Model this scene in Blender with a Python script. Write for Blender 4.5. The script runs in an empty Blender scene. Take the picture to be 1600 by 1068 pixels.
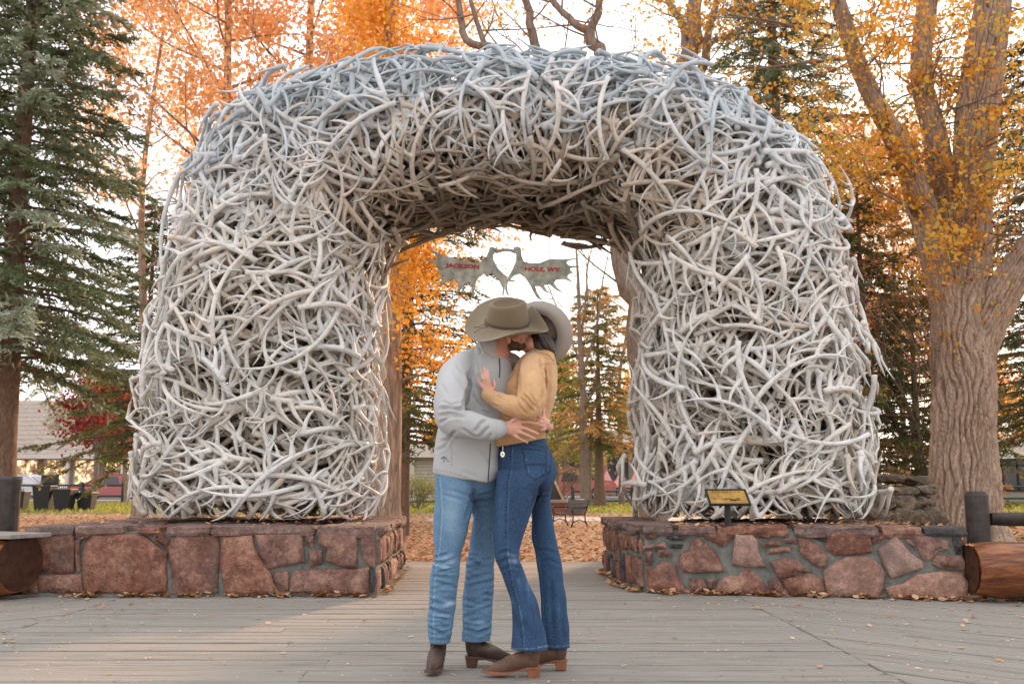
import bpy, bmesh, math, random
import numpy as np
from mathutils import Vector, Matrix, noise as mnoise
sc = bpy.context.scene
C = sc.collection
R = math.radians
random.seed(7); rng = np.random.default_rng(7)

# ---------------------------------------------------------------- camera, world, sun, exposure
CAMH, F, PIT = 0.96, 1555.0, math.atan(218/1555)
cam = bpy.data.cameras.new('camera'); camo = bpy.data.objects.new('camera', cam); C.objects.link(camo)
camo.location = (0, 0, CAMH); camo.rotation_euler = (math.pi/2 + PIT, 0, 0)
cam.sensor_width = 36; cam.lens = 36*F/1600; cam.clip_end = 600; cam.clip_start = .05
cam.dof.use_dof = True; cam.dof.focus_distance = 6.2; cam.dof.aperture_fstop = 4.5
sc.camera = camo
SUN_EL, SUN_AZ = 15, 19.5          # low sun behind the arch, to the right (azimuth from +Y towards +X)
w = bpy.data.worlds.new('World'); sc.world = w; w.use_nodes = True
nt = w.node_tree; nt.nodes.clear()
out = nt.nodes.new('ShaderNodeOutputWorld'); bg = nt.nodes.new('ShaderNodeBackground')
sky = nt.nodes.new('ShaderNodeTexSky'); sky.sky_type = 'NISHITA'; sky.sun_disc = False
sky.sun_elevation = R(SUN_EL); sky.sun_rotation = R(SUN_AZ); sky.dust_density = 3; sky.ozone_density = 1; sky.air_density = 1
veil = nt.nodes.new('ShaderNodeMixRGB'); veil.inputs[0].default_value = .9     # thin even cloud over the whole sky
veil.inputs[2].default_value = (9.3, 8.95, 9.1, 1)
nt.links.new(sky.outputs[0], veil.inputs[1]); nt.links.new(veil.outputs[0], bg.inputs[0])
bg.inputs[1].default_value = .1
nt.links.new(bg.outputs[0], out.inputs[0])
sun = bpy.data.lights.new('sun', 'SUN'); suno = bpy.data.objects.new('sun', sun); C.objects.link(suno)
sun.energy = 3.0; sun.angle = R(4); sun.color = (1, .60, .36)
sd = Vector((math.sin(R(SUN_AZ))*math.cos(R(SUN_EL)), math.cos(R(SUN_AZ))*math.cos(R(SUN_EL)), math.sin(R(SUN_EL))))
suno.rotation_euler = sd.to_track_quat('Z', 'Y').to_euler()
suno.location = (10, 20, 12)
sc.view_settings.view_transform = 'Standard'; sc.view_settings.look = 'None'
sc.view_settings.exposure = 0.85; sc.view_settings.gamma = 1
sc.cycles.max_bounces = 6; sc.cycles.transparent_max_bounces = 8

# ---------------------------------------------------------------- helpers
cP, sP = math.cos(PIT), math.sin(PIT)
def ray(px, py):
    x = (px-800)/F; y = (534-py)/F
    return Vector((x, cP - y*sP, sP + y*cP))
def W(px, py, Y):
    d = ray(px, py); t = Y/d.y
    return Vector((d.x*t, Y, CAMH + d.z*t))
def G(px, py, z=0.0):
    d = ray(px, py); t = (z-CAMH)/d.z
    return Vector((d.x*t, d.y*t, z))

def mesh(name, V, Fc, mat=None, parent=None, smooth=False, loc=None, tone=None):
    V = np.asarray(V, dtype=np.float32).reshape(-1, 3)
    me = bpy.data.meshes.new(name)
    if isinstance(Fc, np.ndarray):
        n, k = Fc.shape
        me.vertices.add(len(V)); me.vertices.foreach_set('co', V.ravel())
        me.loops.add(n*k); me.loops.foreach_set('vertex_index', Fc.astype(np.int32).ravel())
        me.polygons.add(n); me.polygons.foreach_set('loop_start', np.arange(0, n*k, k, dtype=np.int32))
        me.polygons.foreach_set('loop_total', np.full(n, k, dtype=np.int32))
        me.update(calc_edges=True)
    else:
        me.from_pydata(V.tolist(), [], Fc); me.update()
    if smooth: me.polygons.foreach_set('use_smooth', np.ones(len(me.polygons), dtype=bool))
    if tone is not None:
        a = me.attributes.new('tone', 'FLOAT', 'POINT'); a.data.foreach_set('value', np.asarray(tone, dtype=np.float32))
    if mat: 
        for m in (mat if isinstance(mat, (list, tuple)) else [mat]): me.materials.append(m)
    o = bpy.data.objects.new(name, me); C.objects.link(o)
    if parent: o.parent = parent
    if loc is not None: o.location = loc
    return o
def empty(name, loc=(0,0,0), rz=0):
    o = bpy.data.objects.new(name, None); C.objects.link(o); o.location = loc; o.rotation_euler = (0,0,rz)
    o.empty_display_size = .1
    return o
def tag(o, label=None, cat=None, group=None, kind=None):
    if label: o['label'] = label
    if cat: o['category'] = cat
    if group: o['group'] = group
    if kind: o['kind'] = kind
    return o
def link_copy(o, parent=None, loc=None, rot=None, scale=None):
    c = o.copy(); C.objects.link(c); c.parent = parent
    if loc is not None: c.location = loc
    if rot is not None: c.rotation_euler = rot
    if scale is not None: c.scale = scale
    return c
def copy_tree(o, parent=None):
    c = link_copy(o, parent)
    for ch in [x for x in C.objects if x.parent == o]: copy_tree(ch, c)
    return c

class MB:
    """mesh collector in world coordinates"""
    def __init__(s): s.V = []; s.F = []; s.T = []; s.mi = []
    def add(s, V, Fc, tone=.5):
        b = len(s.V); s.V += [tuple(v) for v in V]; s.F += [tuple(b+i for i in f) for f in Fc]; s.T += [tone]*len(V)
        return s
    def box(s, c, size, rot=None, tone=.5):
        x, y, z = [k/2 for k in size]
        P = [Vector((a*x, b*y, d*z)) for a in (-1,1) for b in (-1,1) for d in (-1,1)]
        if rot is not None:
            if isinstance(rot, (int, float)): rot = Matrix.Rotation(rot, 3, 'Z')
            P = [rot @ p for p in P]
        P = [p+Vector(c) for p in P]
        return s.add(P, [(0,1,3,2),(4,6,7,5),(0,4,5,1),(2,3,7,6),(0,2,6,4),(1,5,7,3)], tone)
    def tube(s, pts, rad, n=8, caps=True, tone=.5, ell=None):
        pts = [Vector(p) for p in pts]
        if not hasattr(rad, '__len__'): rad = [rad]*len(pts)
        V = []; Fc = []; up = None
        for i, p in enumerate(pts):
            t = (pts[min(i+1, len(pts)-1)] - pts[max(i-1, 0)]).normalized()
            if up is None:
                up = Vector((0,0,1)) if abs(t.z) < .9 else Vector((0,1,0))
            a = t.cross(up).normalized(); b = a.cross(t).normalized(); up = b
            for k in range(n):
                th = 2*math.pi*k/n
                V.append(p + a*math.cos(th)*rad[i] + b*math.sin(th)*rad[i]*(ell or 1))
        for i in range(len(pts)-1):
            for k in range(n):
                Fc.append((i*n+k, i*n+(k+1)%n, (i+1)*n+(k+1)%n, (i+1)*n+k))
        if caps:
            Fc.append(tuple(range(n-1, -1, -1))); Fc.append(tuple((len(pts)-1)*n+k for k in range(n)))
        return s.add(V, Fc, tone)
    def prism(s, poly, d, tone=.5):
        """polygon (list of Vectors) extruded by vector d"""
        n = len(poly); d = Vector(d)
        V = [Vector(p) for p in poly] + [Vector(p)+d for p in poly]
        Fc = [tuple(range(n-1, -1, -1)), tuple(range(n, 2*n))] + [(i, (i+1)%n, n+(i+1)%n, n+i) for i in range(n)]
        return s.add(V, Fc, tone)
    def build(s, name, mat, parent=None, smooth=False, bevel=0):
        o = mesh(name, s.V, s.F, mat, parent, smooth, tone=s.T)
        if bevel:
            m = o.modifiers.new('bevel', 'BEVEL'); m.width = bevel; m.segments = 2; m.limit_method = 'ANGLE'
        return o

# ---------------------------------------------------------------- materials
class NM:
    def __init__(s, name):
        s.m = bpy.data.materials.new(name); s.m.use_nodes = True; s.t = s.m.node_tree
        s.n = s.t.nodes; s.b = s.n['Principled BSDF']; s.L = s.t.links.new
        s.tc = s.n.new('ShaderNodeTexCoord'); s.src = s.tc.outputs['Object']
    def coords(s, scale=(1,1,1), use='Object', rnd=False):
        mp = s.n.new('ShaderNodeMapping'); mp.inputs['Scale'].default_value = scale
        s.L(s.tc.outputs[use], mp.inputs[0])
        if rnd:
            oi = s.n.new('ShaderNodeObjectInfo'); mu = s.n.new('ShaderNodeMath'); mu.operation = 'MULTIPLY'; mu.inputs[1].default_value = 37
            s.L(oi.outputs['Random'], mu.inputs[0]); cb = s.n.new('ShaderNodeCombineXYZ')
            for i in range(3): s.L(mu.outputs[0], cb.inputs[i])
            s.L(cb.outputs[0], mp.inputs['Location'])
        return mp.outputs[0]
    def noise(s, co, scale, detail=5, rough=.6, dist=0):
        n = s.n.new('ShaderNodeTexNoise'); n.inputs['Scale'].default_value = scale; n.inputs['Detail'].default_value = detail
        n.inputs['Roughness'].default_value = rough; n.inputs['Distortion'].default_value = dist
        s.L(co, n.inputs['Vector']); return n.outputs['Fac']
    def vor(s, co, scale, feat='F1', out='Distance'):
        n = s.n.new('ShaderNodeTexVoronoi'); n.feature = feat; n.inputs['Scale'].default_value = scale
        s.L(co, n.inputs['Vector']); return n.outputs[out]
    def ramp(s, fac, stops):
        r = s.n.new('ShaderNodeValToRGB'); e = r.color_ramp.elements
        while len(e) < len(stops): e.new(.5)
        for k, (p, c) in enumerate(stops):
            e[k].position = p; e[k].color = (*c, 1) if len(c) == 3 else c
        s.L(fac, r.inputs[0]); return r.outputs[0]
    def mix(s, fac, a, b, mode='MIX'):
        m = s.n.new('ShaderNodeMixRGB'); m.blend_type = mode
        for i, v in enumerate((fac, a, b)):
            if hasattr(v, 'is_output'): s.L(v, m.inputs[i])
            elif isinstance(v, (int, float)): m.inputs[i].default_value = v if i == 0 else (v, v, v, 1)
            else: m.inputs[i].default_value = (*v, 1)
        return m.outputs[0]
    def math(s, op, a, b=0):
        m = s.n.new('ShaderNodeMath'); m.operation = op
        for i, v in enumerate((a, b)):
            if hasattr(v, 'is_output'): s.L(v, m.inputs[i])
            else: m.inputs[i].default_value = v
        return m.outputs[0]
    def attr(s, name='tone', out='Fac'):
        a = s.n.new('ShaderNodeAttribute'); a.attribute_name = name; return a.outputs[out]
    def rnd(s):
        return s.n.new('ShaderNodeObjectInfo').outputs['Random']
    def bump(s, h, strength=.3, dist=.01):
        b = s.n.new('ShaderNodeBump'); b.inputs['Strength'].default_value = strength; b.inputs['Distance'].default_value = dist
        s.L(h, b.inputs['Height'])
        if s.b.inputs['Normal'].is_linked: s.L(s.b.inputs['Normal'].links[0].from_socket, b.inputs['Normal'])
        s.L(b.outputs[0], s.b.inputs['Normal']); return s
    def col(s, c):
        if hasattr(c, 'is_output'): s.L(c, s.b.inputs['Base Color'])
        else: s.b.inputs['Base Color'].default_value = (*c, 1)
        return s
    def rough(s, r, spec=.5):
        if hasattr(r, 'is_output'): s.L(r, s.b.inputs['Roughness'])
        else: s.b.inputs['Roughness'].default_value = r
        s.b.inputs['Specular IOR Level'].default_value = spec; return s
def simple(name, c, rough=.6, var=.25, scale=6, spec=.5, bump=0, metal=0):
    m = NM(name); co = m.coords()
    f = m.noise(co, scale)
    lo = tuple(k*(1-var) for k in c); hi = tuple(min(1, k*(1+var)) for k in c)
    m.col(m.ramp(f, [(.3, lo), (.7, hi)])).rough(rough, spec)
    m.b.inputs['Metallic'].default_value = metal
    if bump: m.bump(f, bump)
    return m.m
def leafmat(name, stops, trans=.5, rough=.6):
    """leaf: part diffuse, part see-through light; colour per leaf from the tone attribute"""
    m = NM(name); c = m.ramp(m.attr(), stops)
    m.col(c).rough(rough, .25)
    tr = m.n.new('ShaderNodeBsdfTranslucent'); m.L(c, tr.inputs[0])
    mx = m.n.new('ShaderNodeMixShader'); mx.inputs[0].default_value = trans
    m.L(m.b.outputs[0], mx.inputs[1]); m.L(tr.outputs[0], mx.inputs[2])
    m.L(mx.outputs[0], m.n['Material Output'].inputs[0]); return m.m

def barkmat(name, dark, light, sx=9, sz=1.6, bump=.8, furrow_col=None):
    m = NM(name); co = m.coords((sx, sx, sz))
    a = m.noise(co, 2.0, 8, .65, .6); v = m.vor(co, 2.2, 'DISTANCE_TO_EDGE')
    c = m.ramp(a, [(.32, dark), (.62, light)])
    c = m.mix(m.ramp(v, [(0, (.55,)*3), (.12, (1,)*3)]), dark, c)
    c = m.mix(m.math('MULTIPLY', m.noise(m.coords(), 1.3), .35), c, tuple(k*.6 for k in light), 'MIX')
    if furrow_col: c = m.mix(m.ramp(m.attr(), [(.15, (.75,)*3), (.5, (0,)*3)]), c, furrow_col)  # darker colour mixed in where the relief tone is low, in the furrows
    m.col(c).rough(.9, .2).bump(a, bump, .02).bump(v, bump*.6, .02); return m.m

M = {}
# sun bleached antler: grey white; tone, per antler, paints in warm underside bounce and gap shade
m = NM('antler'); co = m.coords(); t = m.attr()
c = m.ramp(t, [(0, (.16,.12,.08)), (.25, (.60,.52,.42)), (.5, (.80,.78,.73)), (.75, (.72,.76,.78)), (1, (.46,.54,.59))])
st = m.noise(co, 5.5, 6, .65); c = m.mix(m.ramp(st, [(.42, (0,)*3), (.72, (.55,)*3)]), c, (.30,.34,.33))
c = m.mix(m.ramp(m.noise(co, 38, 4), [(.56, (0,)*3), (.72, (.45,)*3)]), c, (.22,.2,.17))
m.col(c).rough(.62, .35).bump(m.noise(co, 60, 5), .25, .004); M['antler'] = m.m

def woodboard():
    m = NM('weathered_board'); co = m.coords((1.1, 26, 26), rnd=True); co2 = m.coords((.9, 2.2, 2.2), rnd=True)
    g = m.noise(co, 2.2, 8, .7, .4); big = m.noise(co2, 2.5, 4)
    c = m.ramp(g, [(.28, (.10,.092,.08)), (.48, (.25,.228,.20)), (.72, (.41,.372,.33))])
    c = m.mix(m.ramp(m.rnd(), [(0, (.05,)*3), (1, (.6,)*3)]), c, (.345,.312,.275))
    c = m.mix(m.ramp(big, [(.4, (0,)*3), (.75, (.55,)*3)]), c, (.25,.275,.24))
    c = m.mix(m.ramp(m.noise(m.coords((5,5,5), rnd=True), 4, 3), [(.62, (0,)*3), (.72, (.5,)*3)]), c, (.10,.10,.085))
    m.col(c).rough(.8, .3).bump(g, .5, .006); return m.m
M['board'] = woodboard()

def stonemat(name, a, b, cc, scale=3):
    m = NM(name); co = m.coords(rnd=True)
    n1 = m.noise(co, scale, 8, .72, .2); n2 = m.noise(co, scale*5, 6, .7); n3 = m.noise(co, scale*.45, 2)
    c = m.ramp(n1, [(.3, a), (.5, b), (.68, cc)])
    c = m.mix(m.ramp(n2, [(.38, (.55,)*3), (.62, (0,)*3)]), c, tuple(k*.6 for k in a))
    hs = m.n.new('ShaderNodeHueSaturation'); r = m.rnd()
    m.L(m.ramp(r, [(0, (.72,)*3), (.5, (1,)*3), (1, (1.0,)*3)]), hs.inputs['Value']); m.L(m.ramp(m.math('FRACT', m.math('MULTIPLY', r, 7.3)), [(0, (.75,)*3), (1, (1.0,)*3)]), hs.inputs['Saturation'])
    m.L(c, hs.inputs['Color'])
    c = m.mix(m.ramp(m.noise(co, scale*2.6, 8, .8, .3), [(.5, (0,)*3), (.66, (.5,)*3)]), hs.outputs[0], tuple(min(1, k*1.25+.03) for k in cc))
    c = m.mix(m.ramp(m.noise(co, scale*9, 4, .8), [(.55, (0,)*3), (.68, (.55,)*3)]), c, tuple(k*.5 for k in a))
    c = m.mix(m.ramp(n3, [(.58, (0,)*3), (.7, (.5,)*3)]), c, (.13,.11,.10))
    m.col(c).rough(.85, .3).bump(n1, 1, .06).bump(n2, 1, .02); return m.m
M['stone'] = stonemat('red_sandstone', (.14,.055,.036), (.34,.15,.10), (.58,.34,.235))
M['stone_pale'] = stonemat('pale_sandstone', (.34,.16,.11), (.50,.28,.20), (.62,.40,.31))
M['stone_dark'] = stonemat('dark_basalt_stone', (.05,.048,.052), (.10,.09,.092), (.17,.14,.135))
M['cap'] = stonemat('cap_stone', (.17,.095,.078), (.30,.19,.155), (.42,.30,.25), 4)
m = NM('mortar'); co = m.coords(); n1 = m.noise(co, 7, 8, .7); n2 = m.noise(co, 30, 5, .7)
c = m.ramp(n1, [(.3, (.10,.11,.10)), (.55, (.225,.235,.21)), (.75, (.36,.34,.29))])
m.col(c).rough(.95, .15).bump(n1, .9, .03).bump(n2, .6, .008); M['mortar'] = m.m

M['bark_cotton'] = barkmat('cottonwood_bark', (.12,.085,.062), (.60,.46,.35), 9, 1.3, 1)
M['bark_big'] = barkmat('furrowed_bark', (.17,.12,.085), (.60,.46,.35), 14, 2.2, .7, (.085,.058,.042))
M['bark_spruce'] = barkmat('spruce_bark', (.10,.065,.045), (.30,.21,.15), 12, 5, .6)
M['bark_bare'] = barkmat('grey_bark', (.13,.10,.08), (.36,.29,.23), 14, 4, .5)
M['bark_aspen'] = barkmat('aspen_bark', (.16,.12,.09), (.50,.43,.34), 5, 9, .4)
M['leaf_orange'] = leafmat('orange_leaf', [(0, (.78,.34,.10)), (.5, (.94,.53,.23)), (1, (.96,.70,.42))], .55)
M['leaf_gold'] = leafmat('golden_leaf', [(0, (.62,.25,.03)), (.45, (.86,.44,.07)), (.8, (.84,.60,.12)), (1, (.46,.52,.10))], .5)
M['leaf_red'] = leafmat('red_leaf', [(0, (.22,.025,.02)), (1, (.50,.09,.06))], .45)
M['leaf_green'] = leafmat('yellow_green_leaf', [(0, (.14,.17,.035)), (.6, (.42,.42,.09)), (1, (.70,.55,.14))], .5)
M['leaf_dry'] = leafmat('fallen_leaf', [(0, (.24,.10,.045)), (.3, (.46,.22,.09)), (.65, (.60,.36,.19)), (1, (.68,.52,.36))], .15, .7)
M['needle_blue'] = leafmat('blue_spruce_needle', [(0, (.07,.095,.04)), (.4, (.15,.195,.095)), (.75, (.28,.34,.23)), (1, (.46,.53,.43))], .35)
M['needle_dark'] = leafmat('dark_spruce_needle', [(0, (.04,.06,.022)), (.5, (.11,.135,.05)), (.85, (.24,.23,.08)), (1, (.62,.36,.12))], .25)
M['needle_bronze'] = leafmat('bronze_needle', [(0, (.12,.14,.05)), (.45, (.30,.27,.10)), (1, (.70,.42,.17))], .5)
# ================================================================ ground
def groundmat():
    m = NM('leafy_ground'); co = m.coords()
    n = m.noise(co, 9, 8, .8); patch = m.noise(co, .35, 4, .6)
    leaves = m.ramp(m.noise(co, 22, 6, .85), [(.35, (.22,.11,.06)), (.5, (.46,.26,.15)), (.66, (.60,.40,.27))])
    grass = m.ramp(n, [(.3, (.05,.085,.02)), (.7, (.15,.19,.05))])
    sx = m.n.new('ShaderNodeSeparateXYZ'); m.L(m.tc.outputs['Object'], sx.inputs[0])
    k = m.math('ADD', m.math('MULTIPLY', m.math('SUBTRACT', patch, .5), 9), sx.outputs['Y'])
    f = m.ramp(m.math('DIVIDE', k, 60), [(.50, (.0,)*3), (.545, (.8,)*3)])      # litter gives way to open grass
    f2 = m.math('MULTIPLY', m.ramp(m.noise(co, 2.6, 5, .7), [(.5, (0,)*3), (.62, (.7,)*3)]), 1)
    m.col(m.mix(m.math('MAXIMUM', f, f2), leaves, grass)).rough(.95, .1).bump(n, .8, .03); return m.m
M['ground'] = groundmat()
tag(mesh('ground', [(-250,-60,-.06),(250,-60,-.06),(250,420,-.06),(-250,420,-.06)], [(0,1,2,3)], M['ground']), kind='structure')
M['asphalt'] = simple('asphalt', (.075,.073,.075), .9, .25, 20, .2, .2)
M['pave'] = simple('concrete_paving', (.42,.38,.35), .85, .12, 6, .3, .2)
# street and pavements round the square
def slab(name, poly, z0, z1, mat):
    mb = MB(); mb.prism([Vector((x, y, z0)) for x, y in poly], (0,0,z1-z0)); o = mb.build(name, mat)
    return tag(o, kind='structure')
slab('street', [(-90,53),(90,53),(90,62),(-90,62)], -.07, -.052, M['asphalt'])
slab('pavement', [(-90,50.6),(90,50.6),(90,53),(-90,53)], -.07, .03, M['pave'])
slab('far_pavement', [(-90,62),(90,62),(90,66),(-90,66)], -.07, .03, M['pave'])
slab('park_path', [(-2.2,26),(34,26),(34,29),(-2.2,29)], -.07, -.045, M['pave'])

# ================================================================ boardwalk
deck = tag(empty('boardwalk', (0,0,0)), kind='structure')
deck['label'] = 'weathered grey green timber boardwalk running up to and through the antler arch'
def clip(poly, n, d):
    """keep the side where dot(p,n) <= d"""
    o = []
    for i in range(len(poly)):
        a, b = poly[i], poly[(i+1)%len(poly)]
        da, db = a.dot(n)-d, b.dot(n)-d
        if da <= 0: o.append(a)
        if da*db < 0: o.append(a + (b-a)*(da/(da-db)))
    return o
def boards(region, ang, mat):
    """region: list of (normal, d) half planes and a bbox polygon; boards run along ang"""
    ca, sa = math.cos(ang), math.sin(ang)
    poly0, cuts = region
    us = [p.x*ca+p.y*sa for p in poly0]; vs = [-p.x*sa+p.y*ca for p in poly0]
    v = min(vs); L0, L1 = min(us)-.1, max(us)+.1
    while v < max(vs):
        BW = random.uniform(.130,.152); ga, gb = random.uniform(.002,.006), random.uniform(.003,.008)
        segs = [(L0, L1)]
        if random.random() < .45 and L1-L0 > 5:
            s = random.uniform(L0+1.5, L1-1.5); segs = [(L0, s-.002), (s+.002, L1)]
        for a, b in segs:
            P = [Vector((u*ca-vv*sa, u*sa+vv*ca)) for u, vv in ((a, v+ga), (b, v+ga), (b, v+BW-gb), (a, v+BW-gb))]
            for n, d in cuts: 
                if P: P = clip(P, n, d)
            if len(P) < 3: continue
            cx = sum(p.x for p in P)/len(P); cy = sum(p.y for p in P)/len(P)
            # local coordinates: x along the board
            loc = [((p.x-cx)*ca+(p.y-cy)*sa, -(p.x-cx)*sa+(p.y-cy)*ca) for p in P]
            if max(abs(l[0]) for l in loc) < .05: continue
            n = len(loc); zt = random.uniform(-.0035, .003); w1 = random.uniform(-.002, .002)
            mx = sum(l[0] for l in loc)/n; my = sum(l[1] for l in loc)/n
            def inset(l, e=.009):
                dx, dy = l[0]-mx, l[1]-my
                return (l[0]-math.copysign(min(e, abs(dx)), dx), l[1]-math.copysign(min(e, abs(dy)), dy))
            V = [(x, y, -.04) for x, y in loc] + [(x, y, -.004+zt) for x, y in loc] + [(*inset(l), zt+w1*(1 if l[1] > 0 else -1)) for l in loc]
            Fc = [(i, (i+1)%n, n+(i+1)%n, n+i) for i in range(n)] + [(n+i, n+(i+1)%n, 2*n+(i+1)%n, 2*n+i) for i in range(n)] + [tuple(2*n+i for i in range(n))]
            o = mesh('board', V, Fc, mat, deck); o.location = (cx, cy, 0); o.rotation_euler = (0, 0, ang)
        v += BW
XL, XR = -3.26, 1.90
V2 = lambda *a: Vector(a)
boards(([V2(XL,2.5), V2(XR,2.5), V2(XR,12.4), V2(XL,12.4)], [(V2(-1,0), -XL-.003), (V2(1,0), XR-.003), (V2(0,1), 12.35)]), 0, M['board'])
boards(([V2(XR,2.5), V2(XR,8.9), V2(7.2,8.9), V2(7.2,2.5)], [(V2(-1,0), -XR-.003), (V2(1,0), 7.2), (V2(0,1), 8.75), (V2(0,-1), -2.5)]), R(-45), M['board'])
boards(([V2(-7.2,2.5), V2(-7.2,8.9), V2(XL,8.9), V2(XL,2.5)], [(V2(1,0), XL-.003), (V2(-1,0), 7.2), (V2(0,1), 8.78), (V2(0,-1), -2.5)]), R(45), M['board'])
M['under'] = simple('damp_soil', (.035,.03,.025), .95, .3)
tag(mesh('soil_bed', [(-7.2,2.5,-.045),(7.2,2.5,-.045),(7.2,8.74,-.045),(-7.2,8.74,-.045),(-3.2,8.74,-.045),(1.9,8.74,-.045),(1.9,12.34,-.045),(-3.2,12.34,-.045)], [(0,1,2,3),(4,5,6,7)], M['under']), kind='structure')

# ================================================================ stone plinths
def stone_mesh(name, P, nrm, depth, mat, parent, rough=.008, seg=.09, bulge=.006):
    """P: polygon (world points on a plane, any winding), nrm: outward normal"""
    P = [Vector(p) for p in P]; nrm = Vector(nrm).normalized()
    c0 = sum(P, Vector())/len(P); P = [c0+(p-c0)*1.035 for p in P]
    ar = Vector((0,0,0))
    for i in range(len(P)): ar += P[i].cross(P[(i+1)%len(P)])
    if ar.dot(nrm) < 0: P.reverse()
    Q = []
    for i in range(len(P)):
        a, b = P[i], P[(i+1)%len(P)]; k = max(1, int((b-a).length/seg))
        for j in range(k):
            q = a.lerp(b, j/k); e = rough*(.5 if j == 0 else 1)
            Q.append(q + Vector((random.gauss(0,e), random.gauss(0,e), random.gauss(0,e*.8))))
    c = sum(Q, Vector())/len(Q); Q = [q - nrm*(q-c).dot(nrm) for q in Q]
    n = len(Q); rings = []
    size = max((q-c).length for q in Q)
    tilt = Vector((random.uniform(-.05,.05), random.uniform(-.05,.05), random.uniform(-.06,.06)))
    for off, ins in ((-.03, 0), (depth*.55, .0), (depth*.9, .012), (depth+bulge*.4, .035)):
        ring = []
        for q in Q:
            d = q-c; L = d.length
            f = max(.2, 1-ins/max(L, .02)*1.2)
            ring.append(c + d*f + nrm*(off + (d.dot(tilt) if off > 0 else 0) + (random.gauss(0, rough*.35) if off > 0 else 0)))
        rings.append(ring)
    rings.append([c + (q-c)*.5 + nrm*(depth+bulge+random.gauss(0, rough*.5)+(q-c).dot(tilt)*.5) for q in Q])
    V = [v-c for r in rings for v in r] + [nrm*(depth+bulge)]
    Fc = []
    for r in range(len(rings)-1):
        for i in range(n): Fc.append((r*n+i, r*n+(i+1)%n, (r+1)*n+(i+1)%n, (r+1)*n+i))
    b = (len(rings)-1)*n
    for i in range(n): Fc.append((b+i, b+(i+1)%n, len(V)-1))
    o = mesh(name, V, Fc, mat, parent); o.location = c
    me = o.data
    sm = np.ones(len(Fc), dtype=bool); sm[:2*n] = False
    me.polygons.foreach_set('use_smooth', sm)
    return o
def on_plane(px, py, A, nrm):
    d = ray(px, py); o = Vector((0,0,CAMH)); t = (Vector(A)-o).dot(nrm)/d.dot(nrm); return o + d*t

WH = .585     # top of the cap stones
CT = .085
def slabstone(u0, u1, A, dirv, nrm, depth, parent, mat, z=WH, th=CT, over=.05):
    """cap stone: irregular slab along the wall"""
    n = max(2, int((u1-u0)/.16)); fr = []; bk = []
    for i in range(n+1):
        u = u0 + (u1-u0)*i/n
        fr.append(Vector(A)+dirv*u + nrm*(over+random.gauss(0,.010)))
        bk.append(Vector(A)+dirv*u - nrm*(depth+random.gauss(0,.008)))
    poly = fr + bk[::-1]
    c = sum(poly, Vector())/len(poly); N = len(poly)
    th = th*random.uniform(.85, 1.1); V = []
    for zo, ins in ((-th, .018), (-th*.7, 0), (-th*.25, .004), (-.008, .006), (0, .03)):
        for k, p in enumerate(poly):
            d = (c-p); d.z = 0; q = p + d.normalized()*ins
            V.append(Vector((q.x+random.gauss(0,.004), q.y+random.gauss(0,.004), z+zo+random.gauss(0,.0035))) - Vector((c.x, c.y, z)))
    Fc = [tuple(range(N-1,-1,-1))]
    for r in range(4):
        for i in range(N): Fc.append((r*N+i, r*N+(i+1)%N, (r+1)*N+(i+1)%N, (r+1)*N+i))
    Fc.append(tuple(4*N+i for i in range(N)))
    o = mesh('cap_stone', V, Fc, mat, parent); o.location = (c.x, c.y, z); return o

def fill_stones(A, dirv, nrm, length, z0, z1, parent, wr=(.12,.4), hr=(.1,.25), mats=('stone','stone','stone_pale'), gap=.018, depth=.035):
    """random rubble rows on a face not seen straight on"""
    z = z0
    while z < z1-.04:
        h = min(random.uniform(*hr), z1-z); 
        if z1-z-h < .06: h = z1-z
        u = 0
        while u < length-.03:
            wd = min(random.uniform(*wr), length-u)
            if length-u-wd < .07: wd = length-u
            j = lambda: random.uniform(0, gap)
            P = [Vector(A)+dirv*(u+gap/2+j())+Vector((0,0,z+gap/2+j())), Vector(A)+dirv*(u+wd-gap/2-j())+Vector((0,0,z+gap/2+j())),
                 Vector(A)+dirv*(u+wd-gap/2-j())+Vector((0,0,z+h-gap/2-j())), Vector(A)+dirv*(u+gap/2+j())+Vector((0,0,z+h-gap/2-j()))]
            if random.random() < .5 and h > .12: P.insert(random.choice((1,3)), (P[0]+P[1])/2 if random.random() < .5 else (P[2]+P[3])/2)
            if len(P) == 5:
                c = sum(P, Vector())/5; P.sort(key=lambda p: math.atan2(p.z-c.z, (p-c).dot(dirv)))
            stone_mesh('stone', P, nrm, depth*random.uniform(.6,1.2), M[random.choice(mats)], parent)
            u += wd
        z += h

def plinth(name, foot, label):
    """foot: ground outline (ccw) of the mortar body"""
    root = tag(empty(name, (sum(p[0] for p in foot)/len(foot), sum(p[1] for p in foot)/len(foot), 0)), label, 'stone wall')
    bpy.context.view_layer.update()
    return root
def reparent(o, root):
    o.parent = root; o.matrix_parent_inverse = Matrix.Identity(4); o.location = Vector(o.location) - root.location
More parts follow.
